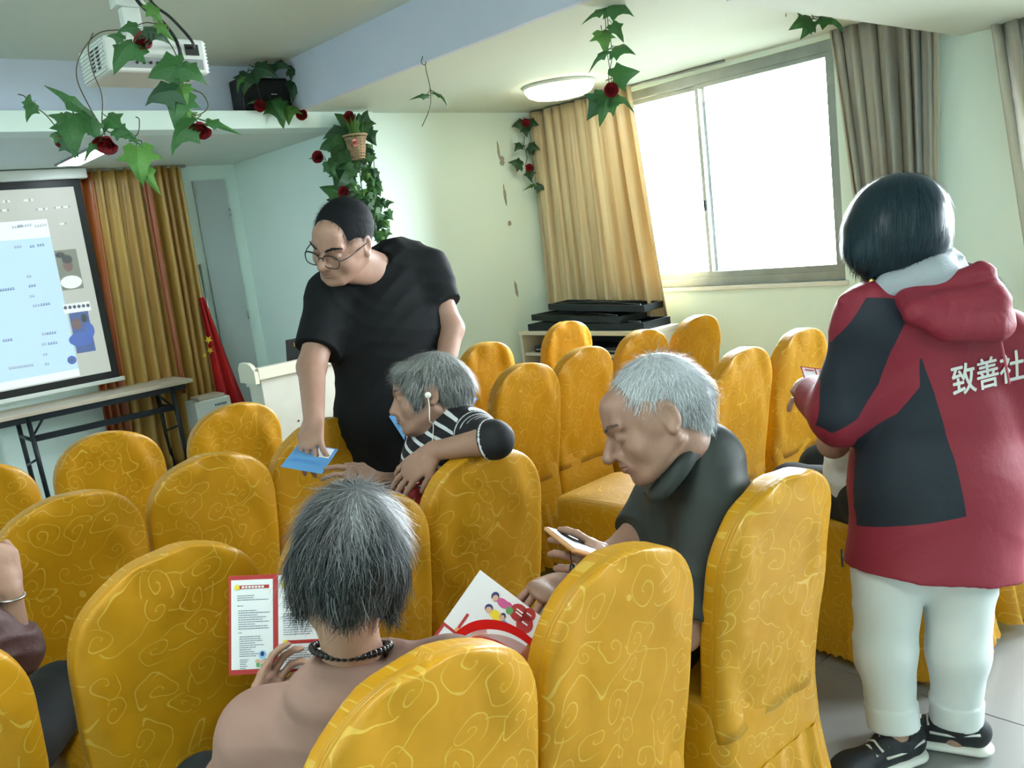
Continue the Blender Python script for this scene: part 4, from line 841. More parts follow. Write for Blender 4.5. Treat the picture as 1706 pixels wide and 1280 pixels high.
def hair_cap(H, fn, vox, matl, name, par, strands, seed=0, tint=.3):
    """fn fills a Sculpt; strands: dict(n, crown, length, lift, fall, jitter, width, keep, tint)"""
    S = Sculpt(); fn(S); me = S.mesh(name, vox, matl); V = S.V; r = np.random.default_rng(seed); L0 = H.loc(V)
    nv = len(V); nor = np.zeros(nv*3, np.float32); me.vertices.foreach_get('normal', nor); nor = nor.reshape(-1, 3).astype(float)
    g = strands; cand = np.arange(nv)
    if g.get('keep'): cand = cand[g['keep'](L0[cand])]
    pick = r.choice(cand, min(g['n'], len(cand)*3)); p = V[pick]+r.normal(0, vox*.5, (len(pick), 3)); nn = nor[pick]
    crown = H(*g['crown']); away = p-crown; away -= nn*(away*nn).sum(1)[:, None]; away /= np.linalg.norm(away, axis=1)[:, None]+1e-9
    fall = np.array([0, 0, -1.])*g.get('fall', 0); f2 = fall-nn*(nn@fall)[:, None]; ex = np.array(H.A.T@np.array(g.get('extra', (0, 0, 0)), float)); ex2 = ex-nn*(nn@ex)[:, None]
    dirv = away+f2+ex2+r.normal(0, g.get('jitter', .2), p.shape); dirv /= np.linalg.norm(dirv, axis=1)[:, None]
    ln = g['length']*r.uniform(.6, 1.15, len(p)); ns = 4; w = g.get('width', .0009)*r.uniform(.6, 1.3, len(p)); side = np.cross(dirv, nn); side /= np.linalg.norm(side, axis=1)[:, None]+1e-9
    lift = g.get('lift', .3)*r.uniform(.3, 1.2, len(p))*np.clip(np.linalg.norm(p-crown, axis=1)/g.get('calm', .001), .1, 1); bend = g.get('bend', 0.)*r.normal(0, 1, len(p)); droop = g.get('droop', 0.); vv = []
    for j in range(ns+1):
        t = j/ns; c = p+dirv*(ln*t)[:, None]+nn*(.001+lift*ln*t*(1-droop*t))[:, None]+side*(bend*ln*t*t)[:, None]; ww = w*(1-.75*t); vv += [c-side*ww[:, None], c+side*ww[:, None]]
    vv = np.stack(vv, 1).reshape(-1, 3); m = (ns+1)*2; base = (np.arange(len(p))*m)[:, None]; q = np.concatenate([base+np.array([[2*j, 2*j+1, 2*j+3, 2*j+2]]) for j in range(ns)], 0)
    tn = np.clip(r.normal(g.get('tint', .5), g.get('tvar', .25), len(p)), 0, 1)
    if g.get('tfn'): tn = np.clip(tn+g['tfn'](H.loc(p)), 0, 1)
    nq = len(me.polygons); Q = np.zeros(nq*4, np.int32); me.loops.foreach_get('vertex_index', Q)
    co = np.concatenate([V, vv]); QQ = np.concatenate([Q.reshape(-1, 4), q+nv]); m2 = bpy.data.meshes.new(name)
    m2.vertices.add(len(co)); m2.vertices.foreach_set('co', co.astype(np.float32).ravel()); m2.loops.add(len(QQ)*4); m2.loops.foreach_set('vertex_index', QQ.astype(np.int32).ravel()); m2.polygons.add(len(QQ)); m2.polygons.foreach_set('loop_start', np.arange(0, len(QQ)*4, 4, dtype=np.int32))
    m2.update(calc_edges=True); m2.polygons.foreach_set('use_smooth', np.ones(len(QQ), bool)); m2.materials.append(matl)
    base_t = np.full(nv, tint)+(g['tfn'](L0)*.6 if g.get('tfn') else 0); attr(m2, 'tint', np.concatenate([np.clip(base_t, 0, 1), np.repeat(tn, m)])); bpy.data.meshes.remove(me)
    o = link(name, m2); put(o, par); return o
def brows(H, matl, par, w=.0012, y=.0):
    r = random.Random(1)
    for q in (-1, 1):
        mb = MB()
        for k in range(46):
            t = k/45; x = q*(.013+.040*t); yy = .106-.024*t**1.6; z = .015+.008*math.sin(t*2.6)+r.uniform(-.003, .003); a = H(x, yy, z); b = H(x+q*.008, yy-.003, z+r.uniform(-.001, .004)); u = H.u*w*.6; mb.add([a-u, a+u, b+u*.3, b-u*.3], [(0, 1, 2, 3)])
        put(mb.build('eyebrow', matl), par)['kind'] = 'stuff'
def lips(H, par):
    mb = MB()
    for pts, r in (([(-.024, .0905, -.0645), (-.012, .1015, -.0605), (0, .1035, -.0605), (.012, .1015, -.0605), (.024, .0905, -.0645)], [.001, .0036, .0042, .0036, .001]), ([(-.023, .0905, -.0655), (-.011, .1000, -.0695), (0, .1020, -.0705), (.011, .1000, -.0695), (.023, .0905, -.0655)], [.001, .0042, .005, .0042, .001])):
        mb.tube([H(*q) for q in pts], [q*H.s for q in r], 8)
    put(mb.build('lips', MAT['lips']), par)
def finish(S, name, vox, m, par): return put(link(name, S.mesh(name, vox, m)), par)
def folds(ax, freq, amp, ph=0., wax=(1, 0, 0), wf=20., wa=.6):
    ax = nz(ax); wax = nz(wax); freq *= 2.3; return lambda X, Y, Z: amp*1.5*(np.abs(np.sin(.5*freq*(X*ax[0]+Y*ax[1]+Z*ax[2])+ph+1.6*wa*np.sin(wf*(X*wax[0]+Y*wax[1]+Z*wax[2])+ph)))-.6)*np.clip(.25+1.1*np.sin(13*X+9*Y+ph)*np.sin(8*Z-7*Y+11*X+2*ph), 0, 1)
def leg(S, hip, knee, ank, r=(.085, .06, .045), k=.03, **kw): S.cap(hip, knee, r[0], r[1], k); S.cap(knee, ank, r[1], r[2], k, **kw)
def shoe(par, ank, fwd, name='shoe', scale=1., floor=0.):
    """dark sneaker with pale sole and laces"""
    f = nz((fwd[0], fwd[1], 0)); r = np.array([f[1], -f[0], 0]); o = np.array([ank[0], ank[1], floor]); g = lambda x, y, z: o+scale*(r*x+f*y)+np.array([0, 0, z*scale]); A = np.array([r, f, [0, 0, 1]])
    S = Sculpt(); S.cap(g(0, -.045, .055), g(0, .13, .045), .036*scale, .036*scale, .02); S.cap(g(0, -.05, .07), g(0, .03, .075), .034*scale, .034*scale, .02); S.ell(g(0, .15, .045), np.array((.042, .05, .032))*scale, A, .02); S.cap(g(0, -.005, .080), g(0, -.002, .13), .031*scale, .031*scale, .004, op='-'); S.cap(g(0, -.01, .06), g(0, -.012, .085), .039*scale, .037*scale, .01, flat='b')
    up = finish(S, name, .004, MAT['shoe_black'], par)
    S = Sculpt(); S.cap(g(0, -.05, .018), g(0, .15, .018), .041*scale, .045*scale, .01, np.array([0, 0, 1.]), .42); up2 = finish(S, 'sole', .004, MAT['shoe_white'], par)
    mb = MB()
    for k in range(5):
        y = .045+.018*k; z = .098-.008*k; mb.tube([g(-.028, y, z-.014), g(0, y+.004, z+.004), g(.028, y, z-.014)], .0035*scale, 5)
    mb.tube([g(-.036, -.06, .075), g(-.037, .0, .06), g(-.038, .06, .062)], .004*scale, 5); mb.tube([g(.036, -.06, .075), g(.037, .0, .06), g(.038, .06, .062)], .004*scale, 5)
    put(mb.build('laces', MAT['shoe_white']), par)
# ------------------------------------------------------------------ 1. seated woman in beige shirt, seen from behind
pw = empty('person', (.60, 1.2, .5)); tag(pw, 'seated person in beige shirt with greying black hair, seen from behind', 'person')
H = Frame(P(580, 937, 1.33), CV(-.22, .30, .93), CV(.06, -1, .30), .96)
c7 = P(588, 1092, 1.37); shL = P(436, 1222, 1.45); shR = P(752, 1138, 1.38); lat = nz(shR-shL); chest = P(605, 1270, 1.47); pel = np.array([.60, 1.34, .58])
elL = P(395, 1330, 1.52); wrL = P(440, 1195, 1.66); elR = P(780, 1330, 1.46); wrR = P(640, 1260, 1.58)
S = Sculpt(); head(S, H, age=1); S.cap(H(0, -.03, -.07), c7, .046, .046, .012); S.cap(c7*.55+chest*.45, chest, .07, .10, .03, lat, 1.4); S.cap(chest, pel, .10, .11, .05, lat, 1.4); S.cap(shL*.94+shR*.06, shR*.94+shL*.06, .034, .034, .015); S.cap(c7, c7*.55+chest*.45, .046, .055, .012)
for a, b, c in ((shL, elL, wrL), (shR, elR, wrR)): S.cap(a, b, .045, .036, .03); S.cap(b, c, .036, .025, .02)
hand(S, wrL, P(452, 1148, 1.70)-wrL, CV(-.7, .1, .5), 1, .92, (.5, .6, .7, .7)); hand(S, wrR, P(600, 1200, 1.62)-wrR, CV(.7, .1, .5), -1, .92, (.5, .6, .7, .7))
finish(S, 'body', .004, MAT['skin_w'], pw)
S = Sculpt(); S.cap(c7-np.array([0, 0, .085]), chest, .088, .125, .05, lat, 1.42); S.cap(chest, pel, .125, .135, .06, lat, 1.42); S.cap(shL, shR, .058, .058, .06); S.cap(c7+np.array([0, .0, -.075]), c7+np.array([0, .0, -.010]), .100, .066, .04, flat='b')
for a, b, c in ((shL, elL, wrL), (shR, elR, wrR)): S.cap(a, b, .066, .058, .05); S.cap(b, b*.25+c*.75, .055, .043, .03, flat='b')
S.cap(c7+np.array([0, 0, -.05]), H(0, -.02, -.06), .051, .058, .004, op='-')
rg = lambda q, r_, z: c7+np.array([0, 0, z])+CV(1, 0, 0)*r_*math.cos(q)+CV(0, .05, 1)*r_*math.sin(q)
for q in np.linspace(0, 2*math.pi, 25)[:-1]: S.cap(rg(q, .060, -.012), rg(q+.262, .060, -.012), .008, .008, .012); S.cap(rg(q, .068, -.035), rg(q+.262, .068, -.035), .014, .014, .02); S.cap(rg(q, .078, -.062), rg(q+.262, .078, -.062), .020, .020, .03)
S.warp(folds((.5, .3, 1), 36, .003, 1, (1, .4, 0), 9, 1.2)); S.warp(folds((1, -.6, .5), 30, .002, 1, (0, .4, 1), 9, 1.2)); finish(S, 'shirt', .0045, MAT['beige'], pw)
mb = MB(); nk = c7+nz(H(0, -.03, -.07)-c7)*.020
for sgn in (1,):
    for k in range(40):
        q = 2*math.pi*k/40; ctr = nk+CV(1, 0, 0)*.0605*math.cos(q)+(CV(0, .12, 1))*.0605*math.sin(q)+np.array([0, 0, .004*math.cos(2*q)]); mb.lathe([(.0005, -.006), (.0045, -.0042), (.0062, 0), (.0045, .0042), (.0005, .006)], 8, 0, Matrix.Translation(ctr))
put(mb.build('bead_necklace', MAT['bead']), pw)
put(MB().tube([c7+np.array([0, 0, -.010])+CV(1, 0, 0)*.058*math.cos(q)+CV(0, .05, 1)*.058*math.sin(q) for q in np.linspace(0, 2*math.pi, 41)], .0065, 8, cap=False, flat=1.5).build('collar_band', MAT['beige']), pw)
S = Sculpt(); k1, k2 = np.array([.50, 1.62, .50]), np.array([.72, 1.60, .50])
for hp, kn in ((np.array([.52, 1.32, .56]), k1), (np.array([.70, 1.32, .56]), k2)): leg(S, hp, kn, np.array([kn[0], kn[1]+.04, .08]), (.085, .065, .05))
finish(S, 'trousers', .008, MAT['pants_dark'], pw)
for kn in (k1, k2): shoe(pw, (kn[0], kn[1]+.04, 0), (0, 1))
def f(S):
    S.ell(H(0, -.022, .03), np.array((.087, .108, .096))*H.s, H.A, .02); S.cap(H(0, -.085, .0), H(0, -.074, -.045), .066, .046, .03, H.r, 1.2); S.cap(H(-.06, -.045, -.03), H(-.062, -.035, -.055), .034, .024, .03); S.cap(H(.06, -.045, -.03), H(.064, -.035, -.055), .034, .024, .03)
    S.ell(H(0, .095, -.035), np.array((.085, .085, .095))*H.s, H.A, .02, '-')
hair_cap(H, f, .004, MAT['hair_mixed'], 'hair', pw, dict(n=9000, crown=(0, -.085, .085), length=.048, lift=.05, fall=.9, jitter=.2, width=.0006, bend=.2, droop=.8, calm=.09, tint=.06, tvar=.2, tfn=lambda l: .14*np.exp(-((l[:, 2]-.10)/.05)**2)+.3*np.exp(-(((l[:, 0])/.02)**2+((l[:, 2]-.06)/.05)**2))), 3, .02)
# ------------------------------------------------------------------ 2. grey haired man in dark polo, seated sideways
PG = lambda x, y, d: P(x, y, d*1.08)
gm = empty('person', (1.5, 1.2, .5)); tag(gm, 'seated person with short white hair in dark polo shirt looking down', 'person')
H = Frame(PG(1090, 697, 1.70), CV(-.905, .42, -.03), CV(-.42, -.9, .05), 1.04)
c7 = PG(1166, 748, 1.74); shL = PG(1192, 838, 1.70); shR = PG(1122, 808, 1.96); lat = nz(shR-shL); chest = PG(1152, 885, 1.86); belly = PG(1140, 985, 1.90); pel = np.array([1.47, 1.30, .57])
elL = PG(1135, 1052, 1.66); wrL = PG(1028, 962, 1.56); elR = PG(1052, 908, 1.86); wrR = PG(945, 972, 1.74)
S = Sculpt(); head(S, H, jaw=1.08, nose=1.02, age=1); S.cap(H(0, -.035, -.075), c7, .054, .054, .02); S.cap(H(0, .01, -.085), PG(1140, 790, 1.74), .03, .04, .02)
S.cap(c7*.55+chest*.45, chest, .07, .10, .03, lat, 1.3); S.cap(chest, pel, .10, .11, .05, lat, 1.25); S.cap(shL, shR, .04, .04, .03); S.cap(c7, c7*.55+chest*.45, .05, .06, .03)
S.cap(shL, elL, .050, .040, .03); S.cap(elL, wrL, .040, .028, .02); S.cap(shR, elR, .050, .042, .03); S.cap(elR, wrR, .041, .029, .02)
hand(S, wrL, PG(972, 925, 1.53)-wrL, CV(.25, -.35, -.9), 1, .95, (.5, .55, .6, .6), tcurl=.2, tout=.4); hand(S, wrR, PG(885, 996, 1.66)-wrR, CV(-.1, -.8, -.6), 1, 1.0, (.85, .9, .95, 1.), tcurl=.35, tout=.5)
finish(S, 'body', .0035, MAT['skin_o'], gm); GH_L = PG(965, 915, 1.49); 
S = Sculpt(); S.cap(c7+(chest-c7)*.16, chest, .080, .120, .06, lat, 1.34); S.cap(chest, belly, .120, .128, .06, lat, 1.3); S.cap(belly, pel, .128, .135, .06, lat, 1.28); S.cap(shL, shR, .064, .064, .06); S.cap(c7+CV(.3, .5, 0)*.03, (shL+shR)/2, .075, .075, .05)
S.cap(shL, shL*.12+elL*.88, .068, .062, .04, flat='b'); S.cap(shR, shR*.15+elR*.85, .070, .064, .04, flat='b')
S.cap(c7+CV(.55, .5, 0)*.015, c7-CV(.55, .5, 0)*.09, .054, .062, .006, op='-')
S.warp(folds(CV(.5, 1, .2), 42, .0034, .6, CV(1, 0, 0), 13, 1.4)); S.warp(folds(CV(1, .3, .2), 30, .0024, 2, CV(0, 1, 0), 17, 1.)); finish(S, 'polo_shirt', .0045, MAT['polo'], gm)
# turned-down collar, near side and nape
top = [(1165, 716, 1.74), (1152, 716, 1.69), (1140, 738, 1.66), (1120, 768, 1.65), (1098, 796, 1.66), (1080, 816, 1.69), (1075, 818, 1.76)]
out = [(1190, 735, 1.75), (1180, 732, 1.69), (1164, 762, 1.65), (1142, 796, 1.635), (1112, 828, 1.64), (1086, 838, 1.67), (1076, 830, 1.74)]
rows = [smooth_path([PG(x+3, y+8, d+.012) for x, y, d in top], 6), smooth_path([PG(*q) for q in top], 6), smooth_path([(PG(*a)*.5+PG(*b)*.5)-nz(PG(*a)-np.array([0, 0, CAM_H]))*.006 for a, b in zip(top, out)], 6), smooth_path([PG(*q) for q in out], 6)]
o = put(MB().loft([[tuple(p) for p in r_] for r_ in rows], 0, True, closed=False).build('collar', MAT['polo']), gm); o.modifiers.new('t', 'SOLIDIFY').thickness = .004
S = Sculpt(); kL, kR = PG(1000, 1120, 1.75), PG(985, 1060, 1.98); kL[2] = kR[2] = .52
for hp, kn in ((pel+np.array([-.06, -.10, -.01]), kL), (pel+np.array([.05, .10, -.01]), kR)): leg(S, hp, kn, np.array([kn[0]-.02, kn[1]+.02, .08]), (.10, .075, .055))
finish(S, 'trousers', .007, MAT['trouser_black'], gm)
for kn in (kL, kR): shoe(gm, (kn[0]-.02, kn[1]+.02, 0), (-.7, .7))
def f(S):
    S.ell(H(0, -.024, .036), np.array((.080, .100, .090))*H.s, H.A, .015); S.cap(H(0, -.088, .0), H(0, -.08, -.045), .05, .035, .03, H.r, 1.3)
    S.ell(H(0, .110, .015), np.array((.098, .095, .105))*H.s, H.A, .01, '-')
    for q in (-1, 1): S.ell(H(q*.08, .012, -.045), np.array((.05, .055, .055))*H.s, H.A, .01, '-'); S.ell(H(q*.09, -.016, -.004), np.array((.03, .024, .040))*H.s, H.A, .006, '-')
hair_cap(H, f, .003, MAT['hair_white'], 'hair', gm, dict(n=9000, crown=(0, -.045, .115), length=.018, lift=.5, fall=.5, jitter=.28, width=.0006, bend=.2, tint=.6, tvar=.3, tfn=lambda l: -.35*np.exp(-((l[:, 2]+.02)/.03)**2)+.15*(l[:, 2] > .06), extra=(0, .5, -.2)), 5, .35)
brows(H, MAT['hair_grey'], gm); lips(H, gm)
# ------------------------------------------------------------------ 3. woman in striped shirt, arm over the chair back
sw = empty('person', (1.39, 2.0, .5)); tag(sw, 'seated person in black and white striped shirt with earphone reaching for a leaflet', 'person')
H = Frame(P(713, 657, 2.44), CV(-.98, .17, -.05), CV(-.12, -.98, .08), .93)
c7 = P(762, 697, 2.44); shL = P(790, 722, 2.36); shR = P(712, 728, 2.60); lat = nz(shR-shL); chest = P(748, 765, 2.48); pel = np.array([1.36, 2.02, .57])
elL = P(824, 733, 2.19); wrL = P(722, 752, 2.26); elR = P(705, 806, 2.62); wrR = P(628, 801, 2.46)
S = Sculpt(); head(S, H, open_mouth=.4, nose=.94, age=1); S.cap(H(0, -.03, -.075), c7, .046, .05, .03); S.cap(H(0, .02, -.09), P(735, 728, 2.45), .03, .04, .03)
S.cap(c7*.6+chest*.4, chest, .06, .09, .03, lat, 1.3); S.cap(c7, c7*.6+chest*.4, .045, .055, .03); S.cap(chest, pel, .09, .11, .05, lat, 1.25); S.cap(shL, shR, .036, .036, .03)
S.cap(shL, elL, .042, .036, .03); S.cap(elL, wrL, .038, .025, .02); S.cap(shR, elR, .042, .034, .03); S.cap(elR, wrR, .034, .024, .02)
hand(S, wrL, P(683, 785, 2.27)-wrL, CV(-.35, -.45, -.8), -1, .98, (.25, .22, .22, .28), .10, .1, .55); hand(S, wrR, P(585, 795, 2.42)-wrR, CV(-.1, -.5, -.8), 1, .92, (.35, .45, .5, .55))
finish(S, 'body', .0033, MAT['skin_o'], sw)
S = Sculpt(); S.cap(c7+(chest-c7)*.25, chest, .075, .112, .05, lat, 1.35); S.cap(chest, pel, .115, .135, .06, lat, 1.3); S.cap(shL, shR, .055, .055, .05)
S.cap(shL, elL, .058, .047, .03); S.cap(elL, elL*.86+wrL*.14, .047, .045, .02, flat='b'); S.cap(shR, shR*.1+elR*.9, .058, .056, .03); S.cap(elR, elR*.55+wrR*.45, .054, .042, .02, flat='b')
S.cap(c7+CV(.1, .1, 0)*.02, P(722, 770, 2.40), .055, .028, .004, op='-')
S.warp(folds((0, .3, 1), 60, .0014, .4, (1, 0, 0), 14, 1.3)); me = S.mesh('striped_shirt', .004, None)
V = S.V; up = nz(c7-pel); h = (V-pel)@up; val = np.sin(h*2*math.pi/.034)-.62
for a, b in ((shL, elL), (shR, elR), (elR, wrR)):
    t, d = segpar(V, a, b); m = d < .066; val = np.where(m & (t > .02), np.where(t > .17, -1, np.sin(t*2*math.pi/.022)-.72), val)
t, d = segpar(V, elL, wrL); val = np.where((t > .012) & (d < .075) & ((V-elL)@nz(wrL-elL) > .012), np.where((t > .018) & (t < .024), 1, -1), val); attr(me, 'stripe', val); two_tone('striped', (.010, .010, .013, 1), (.55, .56, .58, 1), 'stripe'); me.materials.clear(); me.materials.append(MAT['striped']); put(link('striped_shirt', me), sw)
S = Sculpt(); kL, kR = np.array([.98, 2.0, .52]), np.array([1.02, 2.2, .52])
for hp, kn in ((pel+np.array([0, -.07, -.02]), kL), (pel+np.array([0, .1, -.02]), kR)): leg(S, hp, kn, np.array([kn[0]-.02, kn[1]+.02, .08]), (.085, .065, .05))
def floral():
    m, nt, b = nodes('floral'); L = nt.links; tc = N(nt, 'ShaderNodeTexCoord'); vo = N(nt, 'ShaderNodeTexVoronoi', inp={'Scale': 26}); L.new(tc.outputs['Object'], vo.inputs['Vector']); nn = N(nt, 'ShaderNodeTexNoise', inp={'Scale': 70}); L.new(tc.outputs['Object'], nn.inputs['Vector'])
    f = math_n(nt, 'LESS_THAN', math_n(nt, 'MULTIPLY_ADD', nn.outputs[0], .5, vo.outputs['Distance']), .52); L.new(mixc(nt, f, (.50, .46, .42, 1), (.02, .02, .025, 1)), b.inputs['Base Color']); b.inputs['Roughness'].default_value = .8
floral(); finish(S, 'trousers', .007, MAT['floral'], sw)
for kn in (kL, kR): shoe(sw, (kn[0]-.02, kn[1]+.02, 0), (-1, .2))
def f(S):
    S.ell(H(0, -.022, .034), np.array((.084, .106, .094))*H.s, H.A, .015); S.cap(H(0, -.085, .0), H(0, -.085, -.05), .06, .042, .03, H.r, 1.25); S.cap(H(-.06, .045, .05), H(-.072, .03, -.022), .030, .016, .02); S.cap(H(.06, .045, .05), H(.072, .03, -.022), .030, .016, .02); S.cap(H(-.03, .062, .072), H(.03, .062, .072), .032, .032, .02)
    S.ell(H(0, .118, -.028), np.array((.09, .084, .088))*H.s, H.A, .008, '-')
    for q in (-1, 1): S.ell(H(q*.09, -.016, -.012), np.array((.03, .024, .036))*H.s, H.A, .006, '-')
hair_cap(H, f, .0035, MAT['hair_grey'], 'hair', sw, dict(n=6000, crown=(0, -.055, .115), length=.036, lift=.06, fall=.7, jitter=.15, width=.0008, bend=.12, droop=.6, tint=.4, tvar=.25, tfn=lambda l: .3*(l[:, 2] > .07)), 7, .22)
brows(H, MAT['hair_grey'], sw); lips(H, sw)
ear = H(-.082, -.006, -.012); mat('earwhite', (.75, .72, .66, 1), .35)
e0 = ear if (ear-H.c)@CV(0, 0, -1) > 0 else H(.082, -.006, -.012); sg = -1 if (H(-.082, 0, 0)-H.c)@CV(0, 0, -1) > 0 else 1
mb = MB(); e0 = H(sg*.090, -.004, -.010); mb.tube([e0-CV(0, 0, -1)*.004, e0+CV(0, 0, -1)*.008], .0085, 10); mb.tube(smooth_path([e0+CV(0, 0, -1)*.006, H(sg*.092, -.002, -.045), H(sg*.085, .004, -.085), P(722, 712, 2.37), P(717, 770, 2.33), P(719, 800, 2.33), P(708, 820, 2.36)]), .0014, 5); put(mb.build('earphone', MAT['earwhite']), sw)
# ------------------------------------------------------------------ 4. standing man in black T-shirt leaning over
sm = empty('person', (1.82, 2.72, 0)); tag(sm, 'standing person in black T-shirt and glasses bending to hand over a blue leaflet', 'person')
H = Frame(P(570, 402, 2.78), CV(-.42, .52, -.74), CV(-.12, -.80, -.58)+CV(1, 0, 0)*.10, 1.06)
c7 = P(648, 428, 3.04); shL = P(712, 455, 3.10); shR = P(552, 492, 2.96); lat = nz(shL-shR); chest = P(645, 545, 3.06); belly = P(655, 680, 3.08); pel = P(680, 800, 3.20)
elR = P(519, 612, 2.84); wrR = P(523, 698, 2.64); elL = P(752, 548, 3.06); wrL = P(738, 640, 2.96)
S = Sculpt(); head(S, H, jaw=1.16, nose=.98); S.cap(H(0, -.035, -.075), P(636, 446, 3.0), .054, .048, .02); S.cap(H(0, .02, -.085), P(622, 458, 2.95), .045, .040, .02)
S.cap(c7*.55+chest*.45, chest, .07, .115, .03, lat, 1.35); S.cap(P(638, 452, 3.02), c7*.55+chest*.45, .045, .055, .02); S.cap(chest, belly, .12, .125, .05, lat, 1.28); S.cap(belly, pel, .125, .12, .05, lat, 1.28); S.cap(shL, shR, .04, .04, .03)
S.cap(shR, elR, .056, .046, .03); S.cap(elR, wrR, .046, .032, .02); S.cap(shL, elL, .056, .044, .03); S.cap(elL, wrL, .044, .030, .02)
hand(S, wrR, P(517, 742, 2.58)-wrR, CV(-.35, -.2, -.9), 1, 1.05, (.30, .38, .42, .5), .06, .15, .55); hand(S, wrL, P(742, 680, 2.92)-wrL, CV(.5, .0, -.8), -1, 1.02, (.5, .5, .55, .6))
finish(S, 'body', .0036, MAT['skin_m'], sm)
S = Sculpt(); S.cap(c7+(chest-c7)*.2, chest, .095, .152, .06, lat, 1.40); S.cap(chest, belly, .152, .150, .06, lat, 1.32); S.cap(belly, pel, .150, .142, .05, lat, 1.32, flat='b'); S.cap(shL, shR, .074, .074, .06); S.cap(P(668, 437, 3.12), P(640, 500, 3.04), .085, .10, .05); S.cap(P(652, 428, 3.06), P(672, 440, 3.12), .055, .08, .04)
S.cap(shR, shR*.24+elR*.76, .080, .074, .05, flat='b'); S.cap(shL, shL*.42+elL*.58, .080, .076, .05, flat='b')
S.cap(P(630, 424, 2.93), P(606, 452, 2.85), .047, .052, .005, op='-')
S.warp(folds(CV(.5, 1, 0), 34, .0036, .9, CV(1, 0, 0), 12, 1.5)); S.warp(folds(CV(-.6, 1, .3), 52, .0022, .2, CV(1, .5, 0), 15, 1.2)); finish(S, 't_shirt', .005, MAT['tee_black'], sm)
S = Sculpt(); hl, hr = pel+lat*.085, pel-lat*.085; fl_, fr_ = np.array([1.92, 2.66, .07]), np.array([1.74, 2.80, .07])
leg(S, hl, (hl+fl_)/2+CV(0, 0, -.04)*.03, fl_, (.108, .08, .068)); leg(S, hr, (hr+fr_)/2, fr_, (.108, .08, .068)); S.cap(pel+lat*.06, pel-lat*.06, .125, .125, .04)
finish(S, 'trousers', .007, MAT['trouser_black'], sm); shoe(sm, fl_, (-.5, -.85)); shoe(sm, fr_, (-.6, -.8))
def f(S):
    S.ell(H(0, -.022, .036), np.array((.082, .101, .091))*H.s, H.A, .012); S.ell(H(0, .125, -.012), np.array((.105, .090, .088))*H.s, H.A, .008, '-')
    for q in (-1, 1): S.ell(H(q*.09, .0, -.045), np.array((.045, .06, .06))*H.s, H.A, .008, '-')
    S.cut(H(0, -.09, -.055), -H.u)
hair_cap(H, f, .0035, MAT['hair_black'], 'hair', sm, dict(n=9000, crown=(0, -.05, .115), length=.013, lift=.45, fall=.2, jitter=.3, width=.0005, tint=.4, tvar=.3, extra=(0, .5, 0)), 9, .15)
brows(H, MAT['hair_black'], sm, .0022); lips(H, sm)
mb = MB(); mat('specframe', (.02, .018, .016, 1), .35)
for q in (-1, 1):
    ring = []
    for k in range(25):
        a = 2*math.pi*k/24; cx, sz = math.cos(a), math.sin(a); x = q*.034+.027*abs(cx)**.7*(1 if cx >= 0 else -1); z = -.014+.020*abs(sz)**.75*(1 if sz >= 0 else -1); ring.append(H(x, .114-.10*(abs(x)-.01)**2/.05-.002, z))
    mb.tube(ring, .0018, 6, cap=False); mb.tube([r_ for r_ in ring if H.loc(np.array([r_]))[0][2] > -.004], .0028, 6)
    mb.tube(smooth_path([H(q*.061, .106, -.008), H(q*.076, .07, -.004), H(q*.083, .0, .004), H(q*.080, -.03, -.004)]), .0018, 6)
mb.tube(smooth_path([H(-.008, .113, -.006), H(0, .117, -.003), H(.008, .113, -.006)]), .0022, 6)
put(mb.build('glasses', MAT['specframe']), sm)
# ------------------------------------------------------------------ 5. woman in red jacket, standing with her back to us
rw = empty('person', (2.03, .92, 0)); tag(rw, 'standing person in red and black hooded jacket and white trousers, seen from behind', 'person')
H = Frame(P(1490, 385, 2.12), CV(-.45, .18, .87), CV(.05, -1, .2), .98)
c7 = P(1515, 500, 2.13); shL = P(1452, 535, 2.14); shR = P(1668, 575, 2.13); lat = nz(shR-shL); chest = P(1555, 640, 2.22); waist = P(1560, 800, 2.25); pel = P(1545, 925, 2.26)
elL = P(1402, 690, 2.22); wrL = P(1352, 655, 2.42); elR = P(1712, 740, 2.25); wrR = P(1650, 730, 2.47)
hipL, hipR = P(1480, 950, 2.26), P(1597, 950, 2.24); knL, knR = P(1474, 1085, 2.24), P(1596, 1085, 2.24); aL = np.array(P(1492, 1235, 2.26)); aR = np.array(P(1592, 1222, 2.30))
S = Sculpt(); head(S, H); S.cap(H(0, -.03, -.07), c7, .045, .05, .03); S.cap(c7, chest, .06, .09, .05, lat, 1.4); S.cap(chest, pel, .09, .11, .05, lat, 1.35); S.cap(shL, shR, .04, .04, .05)
S.cap(shL, elL, .04, .034, .03); S.cap(elL, wrL, .034, .024, .02); S.cap(shR, elR, .04, .034, .03); S.cap(elR, wrR, .034, .024, .02)
hand(S, wrL, P(1330, 632, 2.52)-wrL, CV(-.5, -.5, -.6), 1, .9, (.4, .45, .5, .55)); hand(S, wrR, P(1600, 690, 2.56)-wrR, CV(.5, -.4, -.5), -1, .9, (.4, .45, .5, .55))
for a, b, c in ((hipL, knL, aL), (hipR, knR, aR)):
    leg(S, a, b, c, (.065, .05, .030)); fo = nz((-.55 if c is aL else -.2, .55 if c is aL else .75, 0)); S.cap(c, np.array([c[0], c[1], .05])+fo*.0, .030, .028, .02); S.cap(np.array([c[0], c[1], .05]), np.array([c[0], c[1], .04])+fo*.1, .028, .022, .03)
finish(S, 'body', .0045, MAT['skin_w'], rw)
